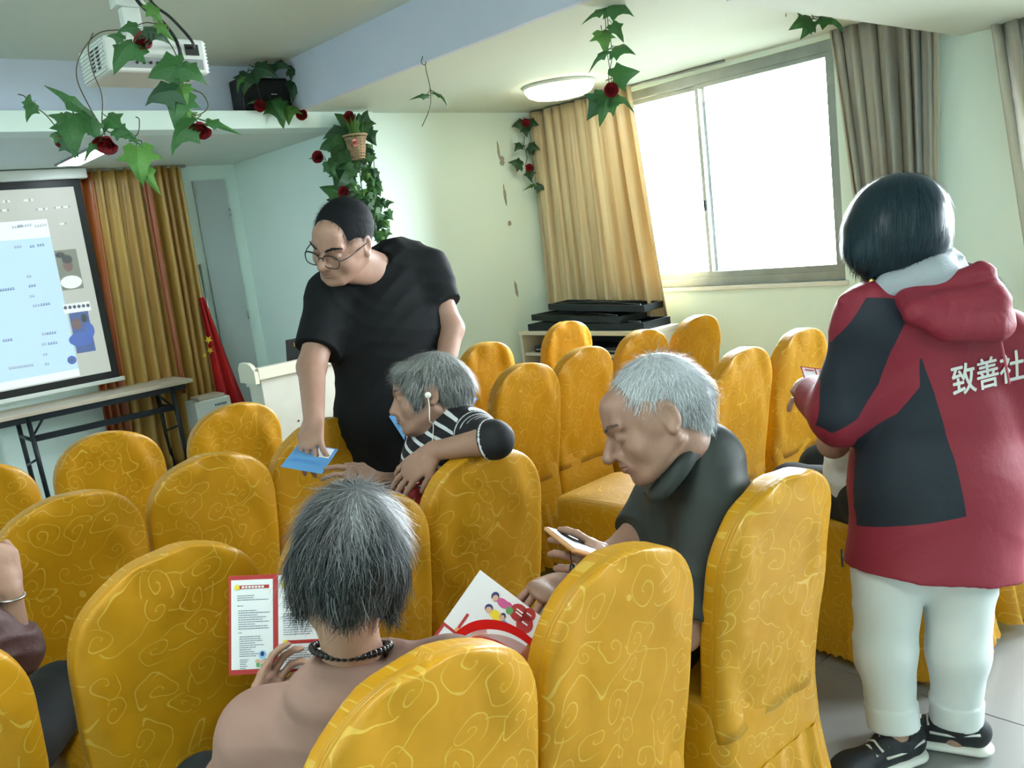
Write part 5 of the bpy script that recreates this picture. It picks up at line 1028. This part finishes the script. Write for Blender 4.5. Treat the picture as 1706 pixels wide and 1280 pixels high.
# trousers with turned-up hems
S = Sculpt(); S.cap(pel+lat*.05, pel-lat*.05, .115, .115, .03)
for a, b, c in ((hipL, knL, aL), (hipR, knR, aR)):
    e = b*.18+c*.82; S.cap(a, b, .094, .073, .02); S.cap(b, e, .073, .058, .03, flat='b'); S.cap(b*.44+c*.56, e, .0665, .0655, .002, flat='ab')
S.warp(folds(CV(.5, 1, 0), 38, .0036, 0, CV(1, 0, 0), 12, 1.5)); S.warp(folds(CV(-.7, 1, 0), 30, .002, 0, CV(1, 0, 0), 9, 1.)); finish(S, 'trousers', .0045, MAT['pants_white'], rw)
shoe(rw, aL, (-.75, .35), scale=1.0); shoe(rw, aR, (-.25, .75), scale=1.0)
# jacket
S = Sculpt(); S.cap(c7+(chest-c7)*.25, chest, .11, .150, .06, lat, 1.35); S.cap(chest, waist, .150, .172, .07, lat, 1.26); S.cap(waist, P(1552, 948, 2.26), .172, .186, .05, lat, 1.18, flat='b'); S.cap(shL, shR, .082, .08, .06); 
S.cap(shL, elL, .082, .078, .045); S.cap(elL, elL*.12+wrL*.88, .078, .060, .03, flat='b'); S.cap(shR, elR, .082, .078, .045); S.cap(elR, elR*.1+wrR*.9, .076, .056, .03, flat='b')
S.cap(P(1455, 495, 2.09), P(1408, 502, 2.12), .035, .016, .02)            # collar flap
S.cap(c7+np.array([0, 0, -.01]), H(0, -.01, -.05), .062, .075, .006, op='-')
S.warp(folds(CV(1, .35, 0), 20, .004, 1.0, CV(0, 1, 0), 7, 1.2)); S.warp(folds(CV(.2, 1, 0), 22, .003, 0, CV(1, 0, 0), 9, 1.)); me = S.mesh('jacket', .005, None)
V = S.V; cc = (V-np.array([0, 0, CAM_H]))@CR.T; px = np.stack([853+CAM_F*cc[:, 0]/cc[:, 2], 640+CAM_F*cc[:, 1]/cc[:, 2]], 1); dep = cc[:, 2]
k_ = 2.15/CAM_F; pv = np.stack([cc[:, 0], cc[:, 1]], 1); topx = lambda pts, d=2.10: [((x-853)/CAM_F*d, (y-640)/CAM_F*d) for x, y in pts]
side = polysd(pv, topx([(1519, 588), (1546, 655), (1580, 760), (1600, 858), (1456, 893), (1448, 800), (1446, 735), (1500, 690), (1525, 645)]))
side = np.where(dep < 2.24, side, -.1)
slv = polysd(pv, topx([(1436, 498), (1476, 500), (1513, 522), (1490, 545), (1478, 585), (1470, 640), (1440, 700), (1405, 725), (1384, 712), (1390, 640), (1402, 560)], 2.09)); slv = np.where(dep < 2.24, slv, -.1)
attr(me, 'dark', np.maximum(side, slv)); two_tone('jacket', (.22, .016, .032, 1), (.010, .016, .026, 1), 'dark', .62, 0., .25, 60, .35); me.materials.clear(); me.materials.append(MAT['jacket']); jk = put(link('jacket', me), rw)
# lettering pressed onto the back of the jacket
from mathutils.bvhtree import BVHTree
def press(tm, o, ex, ey, away, target_me, off=.0015):
    """lay a flat text mesh on the surface of a garment"""
    bv = BVHTree.FromPolygons([tuple(v.co) for v in target_me.vertices], [tuple(p.vertices) for p in target_me.polygons]); last = 0
    for v in tm.vertices:
        w = Vector(o)+Vector(ex)*v.co.x+Vector(ey)*v.co.y; hit = bv.ray_cast(w-Vector(away)*.4, Vector(away)); 
        v.co = (hit[0] if hit[0] is not None else w)-Vector(away)*(off+(.0006 if v.co.z > 0 else 0))
tm = text_mesh('致善社', .078, .0005, 0); bmx = bmesh.new()
for dx, dy in ((0, 0), (.0014, 0), (-.0014, 0), (0, .0011), (0, -.0011)):
    t2 = tm.copy(); t2.transform(Matrix.Translation((dx, dy, 0))); bmx.from_mesh(t2); bpy.data.meshes.remove(t2)
bmesh.ops.triangulate(bmx, faces=bmx.faces[:])
for _ in range(4): bmesh.ops.subdivide_edges(bmx, edges=[e for e in bmx.edges if e.calc_length() > .008], cuts=1); bmesh.ops.triangulate(bmx, faces=bmx.faces[:])
bmx.normal_update(); bmx.to_mesh(tm); bmx.free()
ex = nz(P(1690, 634, 2.05)-P(1585, 660, 2.05)); ey = nz(P(1583, 612, 2.05)-P(1590, 662, 2.05)); press(tm, P(1588, 657, 2.05), ex*.76, ey, CV(.33, -.02, 1), me, .003); mat('print_white', (.66, .66, .64, 1), .6); put(link('lettering', tm, MAT['print_white']), rw)
S = Sculpt(); S.cap(P(1512, 500, 2.05), P(1632, 452, 2.03), .030, .022, .03); S.cap(P(1530, 520, 2.00), P(1655, 500, 1.99), .036, .036, .04); S.cap(P(1575, 545, 1.985), P(1655, 548, 1.985), .034, .034, .04); S.cap(P(1640, 458, 2.03), P(1672, 540, 2.0), .022, .026, .03); S.warp(folds(CV(.8, 1, 0), 60, .0022, .5, CV(1, -1, 0), 25, 1.2)); mat('jacket_red', (.22, .016, .032, 1), .62, bump=.25, bscale=60, spec=.35); finish(S, 'hood', .0045, MAT['jacket_red'], rw)
# grey inner hood, hood cord
S = Sculpt(); S.cap(P(1482, 478, 2.08), P(1560, 458, 2.06), .035, .045, .03); S.cap(P(1545, 462, 2.06), P(1590, 445, 2.10), .045, .030, .03); S.cap(P(1560, 440, 2.10), P(1580, 432, 2.14), .03, .03, .03); S.warp(folds(CV(.6, 1, 0), 90, .0025, 0, CV(1, 0, 0), 20, 1.)); finish(S, 'inner_hood', .004, MAT['hood_grey'], rw)
mat('cord', (.35, .06, .09, 1), .6); put(MB().tube(smooth_path([P(1655, 470, 2.0), P(1668, 520, 1.985), P(1664, 548, 1.985), P(1672, 590, 1.99), P(1682, 640, 2.0)]), .003, 6).build('hood_cord', MAT['cord']), rw)
put(MB().tube([P(1402, 915, 2.17), P(1404, 945, 2.17)], .003, 6).build('hem_cord', MAT['black']), rw)
put(MB().lathe([(.001, -.008), (.007, -.005), (.008, 0), (.007, .005), (.001, .008)], 10, 0, Matrix.Translation(P(1452, 468, 2.10))).build('earring', MAT['gold']), rw)
def f(S):
    C = P(1493, 380, 2.12); S.ell(C, (.118, .118, .118), H.A, .02); S.ell(H(0, -.018, .036), (.092, .11, .098), H.A, .03); S.ell(C+CV(-.1, .5, 0)*.03, (.114, .112, .085), H.A, .04); S.cap(P(1440, 420, 2.10), P(1458, 440, 2.12), .045, .04, .03); S.cut(P(1510, 452, 2.12), CV(.28, 1, .0)); S.ell(H(0, .15, -.06), (.075, .09, .10), H.A, .01, '-')
hair_cap(H, f, .004, MAT['hair_bob'], 'hair', rw, dict(n=5000, crown=(0, -.03, .115), length=.035, lift=.01, fall=.9, jitter=.03, width=.0009, droop=1., tint=.35, tvar=.3), 11, .3)
# ------------------------------------------------------------------ 6. seated person in white shirt, mostly hidden by the red jacket
ws = empty('person', (2.62, 1.2, .5)); tag(ws, 'seated person in white shirt and black trousers hidden behind the red jacket', 'person')
H = Frame((2.735, 1.03, 1.12), (.1, 1, -.25), (0, .25, 1), .95); c7 = np.array([2.76, 1.0, 1.0]); shL = np.array([2.53, 1.08, .94]); shR = np.array([2.93, .98, .92]); lat = nz(shR-shL); chest = np.array([2.70, 1.08, .80]); pel = np.array([2.62, 1.16, .57])
elL = P(1388, 738, 2.52); wrL = elL+np.array([.17, .10, .10]); elR = np.array([3.03, 1.05, .68]); wrR = np.array([2.95, 1.30, .66])
S = Sculpt(); head(S, H); S.cap(H(0, -.03, -.07), c7, .048, .052, .03); S.cap(c7, chest, .07, .09, .05, lat, 1.4); S.cap(chest, pel, .09, .11, .05, lat, 1.35); S.cap(shL, shR, .045, .045, .05)
S.cap(shL, elL, .046, .042, .03); S.cap(elL, wrL, .042, .028, .02); S.cap(shR, elR, .045, .04, .03); S.cap(elR, wrR, .04, .028, .02)
hand(S, wrL, (.1, 1, 0), (0, 0, 1), 1, .95); hand(S, wrR, (-.1, 1, 0), (0, 0, 1), -1, .95); finish(S, 'body', .0045, MAT['skin_w'], ws)
S = Sculpt(); S.cap(c7+(chest-c7)*.2, chest, .09, .135, .06, lat, 1.4); S.cap(chest, pel+np.array([-.06, .02, .08]), .135, .165, .06, lat, 1.4); S.cap(shL, shR, .066, .066, .06); S.cap(shL, shL*.3+elL*.7, .072, .075, .04, flat='b'); S.cap(shR, shR*.3+elR*.7, .07, .075, .04, flat='b'); S.cap(c7, H(0, -.02, -.05), .058, .06, .005, op='-'); S.warp(folds((0, .2, 1), 50, .003, 0, (1, 0, 0), 12, 1.2)); finish(S, 'shirt', .005, MAT['shirt_white'], ws)
S = Sculpt(); kL, kR = np.array([2.56, 1.52, .53]), np.array([2.80, 1.54, .53])
for hp, kn in ((np.array([2.46, 1.18, .565]), kL), (np.array([2.76, 1.18, .56]), kR)): leg(S, hp, kn, np.array([kn[0], kn[1]+.02, .08]), (.10, .075, .055))
S.cap(np.array([2.42, 1.16, .60]), np.array([2.82, 1.16, .60]), .11, .11, .04); finish(S, 'trousers', .007, MAT['pants_dark'], ws)
for kn in (kL, kR): shoe(ws, (kn[0], kn[1]+.02, 0), (0, 1))
def f(S): S.ell(H(0, -.022, .036), np.array((.084, .104, .092))*H.s, H.A, .015); S.cap(H(0, -.085, 0), H(0, -.08, -.06), .06, .045, .03, H.r, 1.2); S.ell(H(0, .12, -.03), np.array((.095, .09, .09))*H.s, H.A, .01, '-')
hair_cap(H, f, .005, MAT['hair_black'], 'hair', ws, dict(n=1200, crown=(0, -.05, .115), length=.04, lift=.1, fall=.6, jitter=.15, width=.001, tint=.4), 13, .2)
# ------------------------------------------------------------------ 7. person at the left picture edge (arm and knee in view)
lp7 = empty('person', (.15, 2.0, .5)); tag(lp7, 'seated person cut by left picture edge, bracelet on raised wrist, dark trousers', 'person')
elL = P(15, 1075, 1.78); wrL = P(15, 985, 1.80); shR = np.array([-.06, 1.98, .98]); shL = np.array([.27, 1.90, .96]); lat = nz(shL-shR); c7 = np.array([.08, 1.93, 1.05]); chest = np.array([.10, 1.97, .82]); pel = np.array([.15, 2.0, .57])
shL = np.array([.17, 1.93, .955]); shR = np.array([-.18, 2.0, .96]); c7 = np.array([-.02, 1.95, 1.04]); H = Frame((-.03, 2.02, 1.17), (.1, 1, -.2), (0, .2, 1), .95)
S = Sculpt(); head(S, H); S.cap(H(0, -.03, -.07), c7, .048, .052, .03); S.cap(c7, chest, .07, .09, .05, lat, 1.3); S.cap(chest, pel, .09, .11, .05, lat, 1.3); S.cap(shL, shR, .042, .042, .05)
el7 = P(22, 1085, 1.78); wr7 = P(14, 985, 1.76); elr = np.array([-.28, 2.1, .72]); wrr = np.array([-.1, 2.3, .72])
S.cap(shL, el7, .042, .036, .03); S.cap(el7, wr7, .036, .024, .02); S.cap(shR, elr, .042, .036, .03); S.cap(elr, wrr, .036, .024, .02)
hand(S, wr7, P(-4, 925, 1.75)-wr7, CV(.75, 0, -.6), -1, .92, (.75, .8, .85, .9), .03); hand(S, wrr, (.3, 1, 0), (0, 0, 1), 1, .92); finish(S, 'body', .004, MAT['skin_w'], lp7)
S = Sculpt(); S.cap(c7+(chest-c7)*.2, chest, .08, .115, .06, lat, 1.35); S.cap(chest, pel, .115, .13, .06, lat, 1.3); S.cap(shL, shR, .058, .058, .06); S.cap(shL, el7, .06, .056, .04); S.cap(el7, el7*.65+wr7*.35, .054, .047, .02, flat='b'); S.cap(shR, elr, .06, .055, .04); S.cap(elr, elr*.4+wrr*.6, .05, .04, .02, flat='b'); S.cap(c7, H(0, -.02, -.05), .058, .06, .005, op='-'); S.warp(folds((0, .2, 1), 70, .003, 0, (1, 0, 0), 18, 1.2)); finish(S, 'blouse', .005, MAT['maroon'], lp7)
S = Sculpt(); kL = P(112, 1120, 1.95); kL = np.array([.405, 2.25, .53]); kR = np.array([.10, 2.42, .53])
for hp, kn in ((np.array([.22, 1.98, .57]), kL), (np.array([.02, 2.0, .57]), kR)): leg(S, hp, kn, np.array([kn[0]-.02, kn[1]-.02, .08]), (.10, .078, .058))
finish(S, 'trousers', .007, MAT['pants_dark'], lp7)
for kn in (kL, kR): shoe(lp7, (kn[0]-.02, kn[1]-.02, 0), (0.1, 1))
n7 = nz(wr7-el7); a7 = nz(np.cross(n7, (0, 0, 1.)+CV(1, 0, 0)*.1)); b7 = np.cross(n7, a7); cb7 = wr7-n7*.012; mat('silver', (.6, .6, .58, 1), .25, 1)
put(MB().tube([cb7+.029*(a7*math.cos(q)+b7*math.sin(q)) for q in np.linspace(0, 2*math.pi, 33)], .003, 6, cap=False).build('bracelet', MAT['silver']), lp7)
def f(S): S.ell(H(0, -.022, .036), np.array((.084, .104, .092))*H.s, H.A, .015); S.cap(H(0, -.085, 0), H(0, -.08, -.06), .06, .045, .03, H.r, 1.2); S.ell(H(0, .12, -.03), np.array((.095, .09, .09))*H.s, H.A, .01, '-')
hair_cap(H, f, .005, MAT['hair_black'], 'hair', lp7, dict(n=1000, crown=(0, -.05, .115), length=.05, lift=.1, fall=.6, jitter=.15, width=.001, tint=.4), 15, .2)
# ================================================================== leaflets, bags, phone
mat('paper', (.74, .76, .78, 1), .5); mat('print_red', (.42, .03, .03, 1), .5); mat('print_text', (.16, .19, .26, 1), .6); mat('print_blue', (.07, .26, .62, 1), .5); mat('print_midblue', (.10, .30, .58, 1), .5); mat('print_lightblue', (.30, .55, .80, 1), .5); mat('print_yellow', (.80, .62, .04, 1), .5); mat('print_pink', (.55, .10, .28, 1), .5); mat('print_green', (.12, .35, .12, 1), .5); mat('print_skin', (.62, .40, .28, 1), .5); mat('print_navy', (.03, .04, .16, 1), .5); mat('print_orange', (.75, .33, .10, 1), .5)
class Sheet:
    """a thin paper sheet with printing; u right, v down in metres from the first corner"""
    def __init__(s, name, label, o, ex, ey, w, h, matl='paper', cat='leaflet', curl=0.):
        s.o = np.array(o, float); s.ex = nz(ex); e = np.array(ey, float); s.ey = nz(e-s.ex*(e@s.ex)); s.n = np.cross(s.ex, s.ey); s.curl = curl; s.w, s.h = w, h
        if s.n@(np.array([0, 0, CAM_H])-s.o) < 0: s.n = -s.n
        s.root = empty(name, tuple(s.o)); tag(s.root, label, cat); s.panel(0, 0, w, h, matl, 'page', 0, .0006)
    def pt(s, u, v, l): return s.o+s.ex*u+s.ey*v+s.n*(l+s.curl*math.sin(math.pi*min(max(v/s.h, 0), 1)))
    def panel(s, u0, v0, u1, v1, matl, name, lay=1, th=.0002, par=None, nn=6):
        mb = MB(); rows = []
        for i in range(nn+1):
            v = v0+(v1-v0)*i/nn; rows.append([s.pt(u0, v, lay*.0008), s.pt(u1, v, lay*.0008), s.pt(u1, v, lay*.0008+th), s.pt(u0, v, lay*.0008+th)])
        mb.loft(rows, 0, False, True, True); return put(mb.build(name, MAT[matl]), s.root)
    def marks(s, items, matl, name, lay=2):
        mb = MB()
        for u0, v0, u1, v1 in items: mb.add([s.pt(u0, v0, lay*.0008), s.pt(u1, v0, lay*.0008), s.pt(u1, v1, lay*.0008), s.pt(u0, v1, lay*.0008)], [(0, 1, 2, 3)])
        o = put(mb.build(name, MAT[matl]), s.root); o['kind'] = 'stuff'; return o
    def blob(s, items, matl, name, lay=3):
        mb = MB()
        for cu, cv, ru, rv in items: mb.add([s.pt(cu+ru*math.cos(q), cv+rv*math.sin(q), lay*.0008) for q in np.linspace(0, 2*math.pi, 15)[:-1]], [tuple(range(14))])
        o = put(mb.build(name, MAT[matl]), s.root); o['kind'] = 'stuff'; return o
def textlines(u0, v0, w, rows, dv, seed, h=.0016, ind=0.):
    r = random.Random(seed); out = []
    for i in range(rows):
        x = u0+ind*(i % 3 == 0); end = u0+w*r.uniform(.45, 1.)
        while x < end: l_ = r.uniform(.002, .0055); out.append((x, v0+i*dv, min(x+l_, end), v0+i*dv+h)); x += l_+.0008
    return out
# --- open leaflet read by the person in beige
o = P(381, 960, 1.75); L1 = Sheet('open_leaflet', 'open white leaflet with red borders held by the person in beige', o, P(457, 957, 1.76)-o, P(397, 1122, 1.74)-o, .205, .198, 'print_red')
for k, (u0, u1, v0) in enumerate(((.005, .0875, .006), (.098, .200, -.001))):
    L1.panel(u0, v0+.003, u1, .188+.004*k, 'paper', 'white_panel', 1)
L1.marks([(.016, .020, .080, .027)], 'print_red', 'heading_bar'); L1.marks([(.026+.0065*i, .0215, .031+.0065*i, .0255) for i in range(7)], 'paper', 'heading_text', 3); L1.blob([(.017, .0235, .0055, .0055)], 'print_yellow', 'heading_badge', 4)
L1.marks(textlines(.017, .040, .064, 3, .0042, 1)+textlines(.017, .060, .012, 1, .004, 2)+textlines(.019, .070, .062, 9, .0045, 3)+textlines(.019, .114, .012, 1, .004, 4)+textlines(.021, .122, .052, 10, .0043, 5)+textlines(.022, .168, .02, 5, .0042, 6), 'print_text', 'small_text')
L1.blob([(.0665, .160, .008, .009)], 'print_lightblue', 'picture_globe', 3); L1.blob([(.0665, .158, .004, .005)], 'print_navy', 'picture_ink', 4); L1.marks([(.054, .174, .061, .184), (.063, .178, .070, .184), (.072, .174, .079, .183)], 'print_green', 'picture_clothes', 3); L1.blob([(.057, .172, .005, .004), (.067, .174, .005, .004), (.076, .171, .005, .004)], 'print_skin', 'picture_faces', 4)
L1.marks(textlines(.108, .046, .084, 6, .0042, 7)+textlines(.108, .080, .084, 10, .0046, 8)+textlines(.112, .150, .07, 8, .0045, 9), 'print_text', 'small_text'); L1.marks([(.112, .134, .195, .141)], 'print_red', 'heading_bar'); L1.blob([(.112, .1375, .005, .005), (.110, .022, .006, .006)], 'print_yellow', 'heading_badge', 4)
# --- leaflet with cartoon people
o = P(800, 950, 1.83); L2 = Sheet('cartoon_leaflet', 'white leaflet with drawn children and red strip held over the gift bag', o, P(905, 1030, 1.79)-o, P(733, 1046, 1.82)-o, .170, .270, 'paper')
L2.marks([(0, .132, .158, .138), (.0, .138, .006, .25)], 'print_red', 'red_rule'); L2.blob([(.118, .022, .020, .018), (.142, .034, .018, .018), (.138, .012, .014, .014)], 'print_red', 'red_clouds', 2)
L2.marks([(.110, .016, .126, .019), (.112, .022, .128, .025), (.134, .030, .148, .033), (.132, .010, .144, .013)], 'paper', 'cloud_text', 4)
L2.blob([(.058, .024, .008, .009), (.062, .052, .009, .009), (.095, .048, .006, .008)], 'print_navy', 'drawn_hair', 3); L2.blob([(.061, .027, .006, .007), (.064, .055, .007, .007), (.096, .051, .005, .006)], 'print_skin', 'drawn_faces', 4); L2.blob([(.080, .026, .014, .009), (.092, .020, .008, .004)], 'print_pink', 'drawn_pink_jumper', 3); L2.blob([(.083, .055, .016, .010)], 'print_yellow', 'drawn_yellow_jumper', 3); L2.blob([(.100, .030, .008, .008)], 'print_green', 'drawn_green_coat', 3); L2.marks([(.098, .052, .112, .058), (.098, .060, .112, .064)], 'print_blue', 'drawn_trousers', 3)
L2.marks([(.030, .088, .036, .128)], 'print_red', 'heading_bar', 2); L2.blob([(.033, .128, .005, .005), (.078, .112, .007, .004)], 'print_orange', 'heading_badge', 3); L2.blob([(.072, .098, .009, .007)], 'print_blue', 'drawn_figure', 3); L2.marks([(.046+.004*i, .10, .0475+.004*i, .126) for i in range(5)], 'print_text', 'small_text'); L2.marks([(.028, .155, .034, .185)], 'print_red', 'heading_bar', 2)
# --- blue leaflets
def blue(name, label, pts, w, h, seed):
    o = P(*pts[0]); S_ = Sheet(name, label, o, P(*pts[1])-o, P(*pts[2])-o, w, h, 'print_midblue', curl=.0); S_.marks([(w*.55, .004, w*.92, h*.42)], 'paper', 'white_box'); S_.marks([(0, 0, w, .006)], 'print_blue', 'blue_edge'); S_.marks(textlines(w*.08, h*.2, w*.4, 4, .006, seed, .002)+textlines(w*.1, h*.6, w*.8, 5, .007, seed+1, .002), 'print_blue', 'small_text', 3); return S_
blue('blue_leaflet', 'blue leaflet passed from the standing person to the striped shirt wearer', ((499, 738, 2.64), (566, 750, 2.64), (548, 792, 2.46)), .120, .19, 1)
blue('blue_leaflet', 'blue leaflet tucked beneath the chin of the striped shirt wearer', ((648, 694, 2.86), (679, 676, 2.88), (684, 730, 2.84)), .075, .16, 5)
L4 = Sheet('printed_card', 'white printed card with blue border behind the striped shirt wearer\'s neck', P(742, 668, 2.90), P(763, 640, 2.91)-P(742, 668, 2.90), P(770, 694, 2.89)-P(742, 668, 2.90), .072, .085, 'print_blue', 'card'); L4.panel(.004, .004, .068, .081, 'paper', 'white_panel', 1); L4.marks(textlines(.010, .012, .05, 7, .008, 3, .002), 'print_text', 'small_text'); L4.marks(textlines(.012, .066, .045, 1, .008, 4, .003), 'print_red', 'red_text')
# --- leaflet of the person in the red jacket
o = P(1333, 611, 2.50); L5 = Sheet('folded_leaflet', 'white and red folded leaflet held by the person in the red jacket', o, P(1406, 620, 2.50)-o, P(1350, 640, 2.44)-o, .128, .06, 'paper'); L5.marks([(0, 0, .128, .004), (.040, 0, .044, .06), (0, 0, .004, .06)], 'print_red', 'red_rule'); L5.marks([(.01, .012, .036, .018), (.052, .010, .115, .018)], 'print_red', 'heading_bar', 3); L5.marks(textlines(.052, .024, .06, 5, .006, 8, .002), 'print_text', 'small_text', 3)
# --- phone with strap
mat('phonecase', (.55, .28, .12, 1), .4)
ph_ = empty('phone', tuple(PG(962, 913, 1.50))); tag(ph_, 'phone with a dangling strap in the white haired person\'s hand', 'phone')
fo = PG(962, 913, 1.50); fx = nz(PG(990, 920, 1.52)-PG(948, 908, 1.50)); fz = nz(CV(.1, -1, -.12)-fx*(CV(.1, -1, -.12)@fx)); fy = np.cross(fz, fx); Mph = frame((0, 0, 0), fx, fy, fz)
MB().box((.008, .03, 0), (.075, .14, .009), 0, Mph, .004).build('case', MAT['phonecase'], ph_); MB().box((.008, .03, .0048), (.068, .13, .001), 0, Mph).build('screen', MAT['black'], ph_)
put(MB().tube(smooth_path([PG(949, 912, 1.50), PG(950, 925, 1.495), PG(953, 940, 1.495)]), .0012, 5).build('strap', MAT['black']), ph_); put(MB().tube([PG(953, 940, 1.495), PG(955, 955, 1.495), PG(957, 972, 1.497)], [.004, .008, .005], 8).build('charm', MAT['black']), ph_)
# --- transparent red gift bag on the empty seat
def film(name, col, a):
    m, nt, b = nodes(name); b.inputs['Base Color'].default_value = col; b.inputs['Roughness'].default_value = .2; b.inputs['Alpha'].default_value = a
film('pinkfilm', (.62, .20, .18, 1), .62); film('creamfilm', (.80, .62, .42, 1), .7); mat('bagred', (.60, .015, .012, 1), .35, trans=.2)
c = np.array([.905, 1.19, .497]); bx_ = nz(P(900, 1100, 1.5)-P(745, 1118, 1.56)); bx_[2] = 0; bx_ = nz(bx_); by_ = np.array([-bx_[1], bx_[0], 0]); Mb = frame((0, 0, 0), bx_, by_, (0, 0, 1))
gb = empty('gift_bag', tuple(c)); tag(gb, 'see-through pink gift bag with red trim standing on the seat by the cartoon leaflet', 'bag')
hw, dp, ht = .088, .045, .295
def arch(u): return ht-.045*abs(u/hw)**2.2
us = np.linspace(-hw, hw, 25)
for sgn in (-1, 1):
    mb = MB(); rows = [[(u, sgn*(dp if z < .9 else dp*.75), arch(u)*z) for u in us] for z in (0, .3, .6, .9)]
    mb.loft([[tuple(Mb@Vector(p)) for p in r_] for r_ in rows], 0, True, closed=False); mb.build('film_panel', MAT['pinkfilm'], gb)
    mb = MB(); mb.loft([[tuple(Mb@Vector((u, sgn*dp*.76, arch(u)-t_))) for u in us] for t_ in (0, .010, .020)], 0, True, closed=False); mb.build('red_trim', MAT['bagred'], gb)
    mb = MB(); mb.loft([[tuple(Mb@Vector((u, sgn*dp*1.03, z))) for u in (-.045, -.012)] for z in (.02, .15, .27)], 0, False, closed=False); mb.build('cream_stripe', MAT['creamfilm'], gb)
    mb = MB(); mb.loft([[tuple(Mb@Vector((u, sgn*dp*1.02, z))) for u in (hw-.014, hw)] for z in (0, .12, .24)], 0, False, closed=False); mb.build('red_edge', MAT['bagred'], gb)
mb = MB(); mb.loft([[tuple(Mb@Vector((hw*1.005*s_, y, z))) for y in (-dp, 0, dp)] for z in (0, .12, .24) for s_ in (1,)], 0, False, closed=False); mb.build('gusset', MAT['bagred'], gb)
mb = MB(); mb.loft([[tuple(Mb@Vector((-hw*1.005, y, z))) for y in (-dp, 0, dp)] for z in (0, .12, .24)], 0, False, closed=False); mb.build('gusset', MAT['bagred'], gb)
MB().box((0, 0, .002), (2*hw, 2*dp, .004), 0, Mb).build('base', MAT['bagred'], gb)
MB().lathe([(.001, 0), (.005, 0), (.005, .003), (.001, .003)], 10, 0, Mb@Matrix.Translation((.055, -dp*.8, ht-.035))@Matrix.Rotation(math.pi/2, 4, 'X')).build('snap', MAT['chrome'], gb)
tm = text_mesh('cm', .045, .0004, .001); mat('bagletter', (.70, .70, .68, 1), .5); o = link('lettering', tm, MAT['bagletter'], gb); o.matrix_basis = Mb@Matrix.Translation((.028, -dp*1.06, .17))@Matrix.Rotation(math.pi/2, 4, 'X')
# --- dark red bag on the lap of the striped shirt wearer
mat('brocade', (.33, .012, .02, 1), .5, col2=(.26, .01, .018, 1), scale=20); mat('brocade_gold', (.62, .36, .14, 1), .5)
lb_ = empty('drawstring_bag', tuple(P(692, 890, 2.30))); tag(lb_, 'dark red bag with gold flowers on the lap of the striped shirt wearer', 'bag')
S = Sculpt(); S.cap(P(690, 905, 2.33), P(688, 850, 2.32), .062, .058, .03, CV(0, 0, 1), .5); S.cap(P(688, 850, 2.32), P(686, 815, 2.32), .056, .050, .02, CV(0, 0, 1), .5, flat='b'); S.warp(folds(CV(1, 0, 0), 80, .002)); finish(S, 'pouch', .004, MAT['brocade'], lb_)
mb = MB()
for (x, y) in ((686, 838), (692, 870), (680, 884), (697, 850), (690, 898)):
    for k in range(6):
        q = 2*math.pi*k/6+x; a = P(x, y, 2.283); t_ = CV(math.cos(q), math.sin(q), 0); n_ = CV(-math.sin(q), math.cos(q), 0); mb.add([a, a+t_*.008+n_*.003, a+t_*.016, a+t_*.008-n_*.003], [(0, 1, 2, 3)])
o = put(mb.build('gold_flowers', MAT['brocade_gold']), lb_); o['kind'] = 'stuff'
mb = MB(); a = P(703, 806, 2.29); 
for s_ in (-1, 1): mb.tube(smooth_path([a, a+CV(s_*.7, -.8, 0)*.03, a+CV(s_*1, .1, 0)*.035, a]), .005, 6, flat=.4)
put(mb.build('bow', MAT['bagred']), lb_)
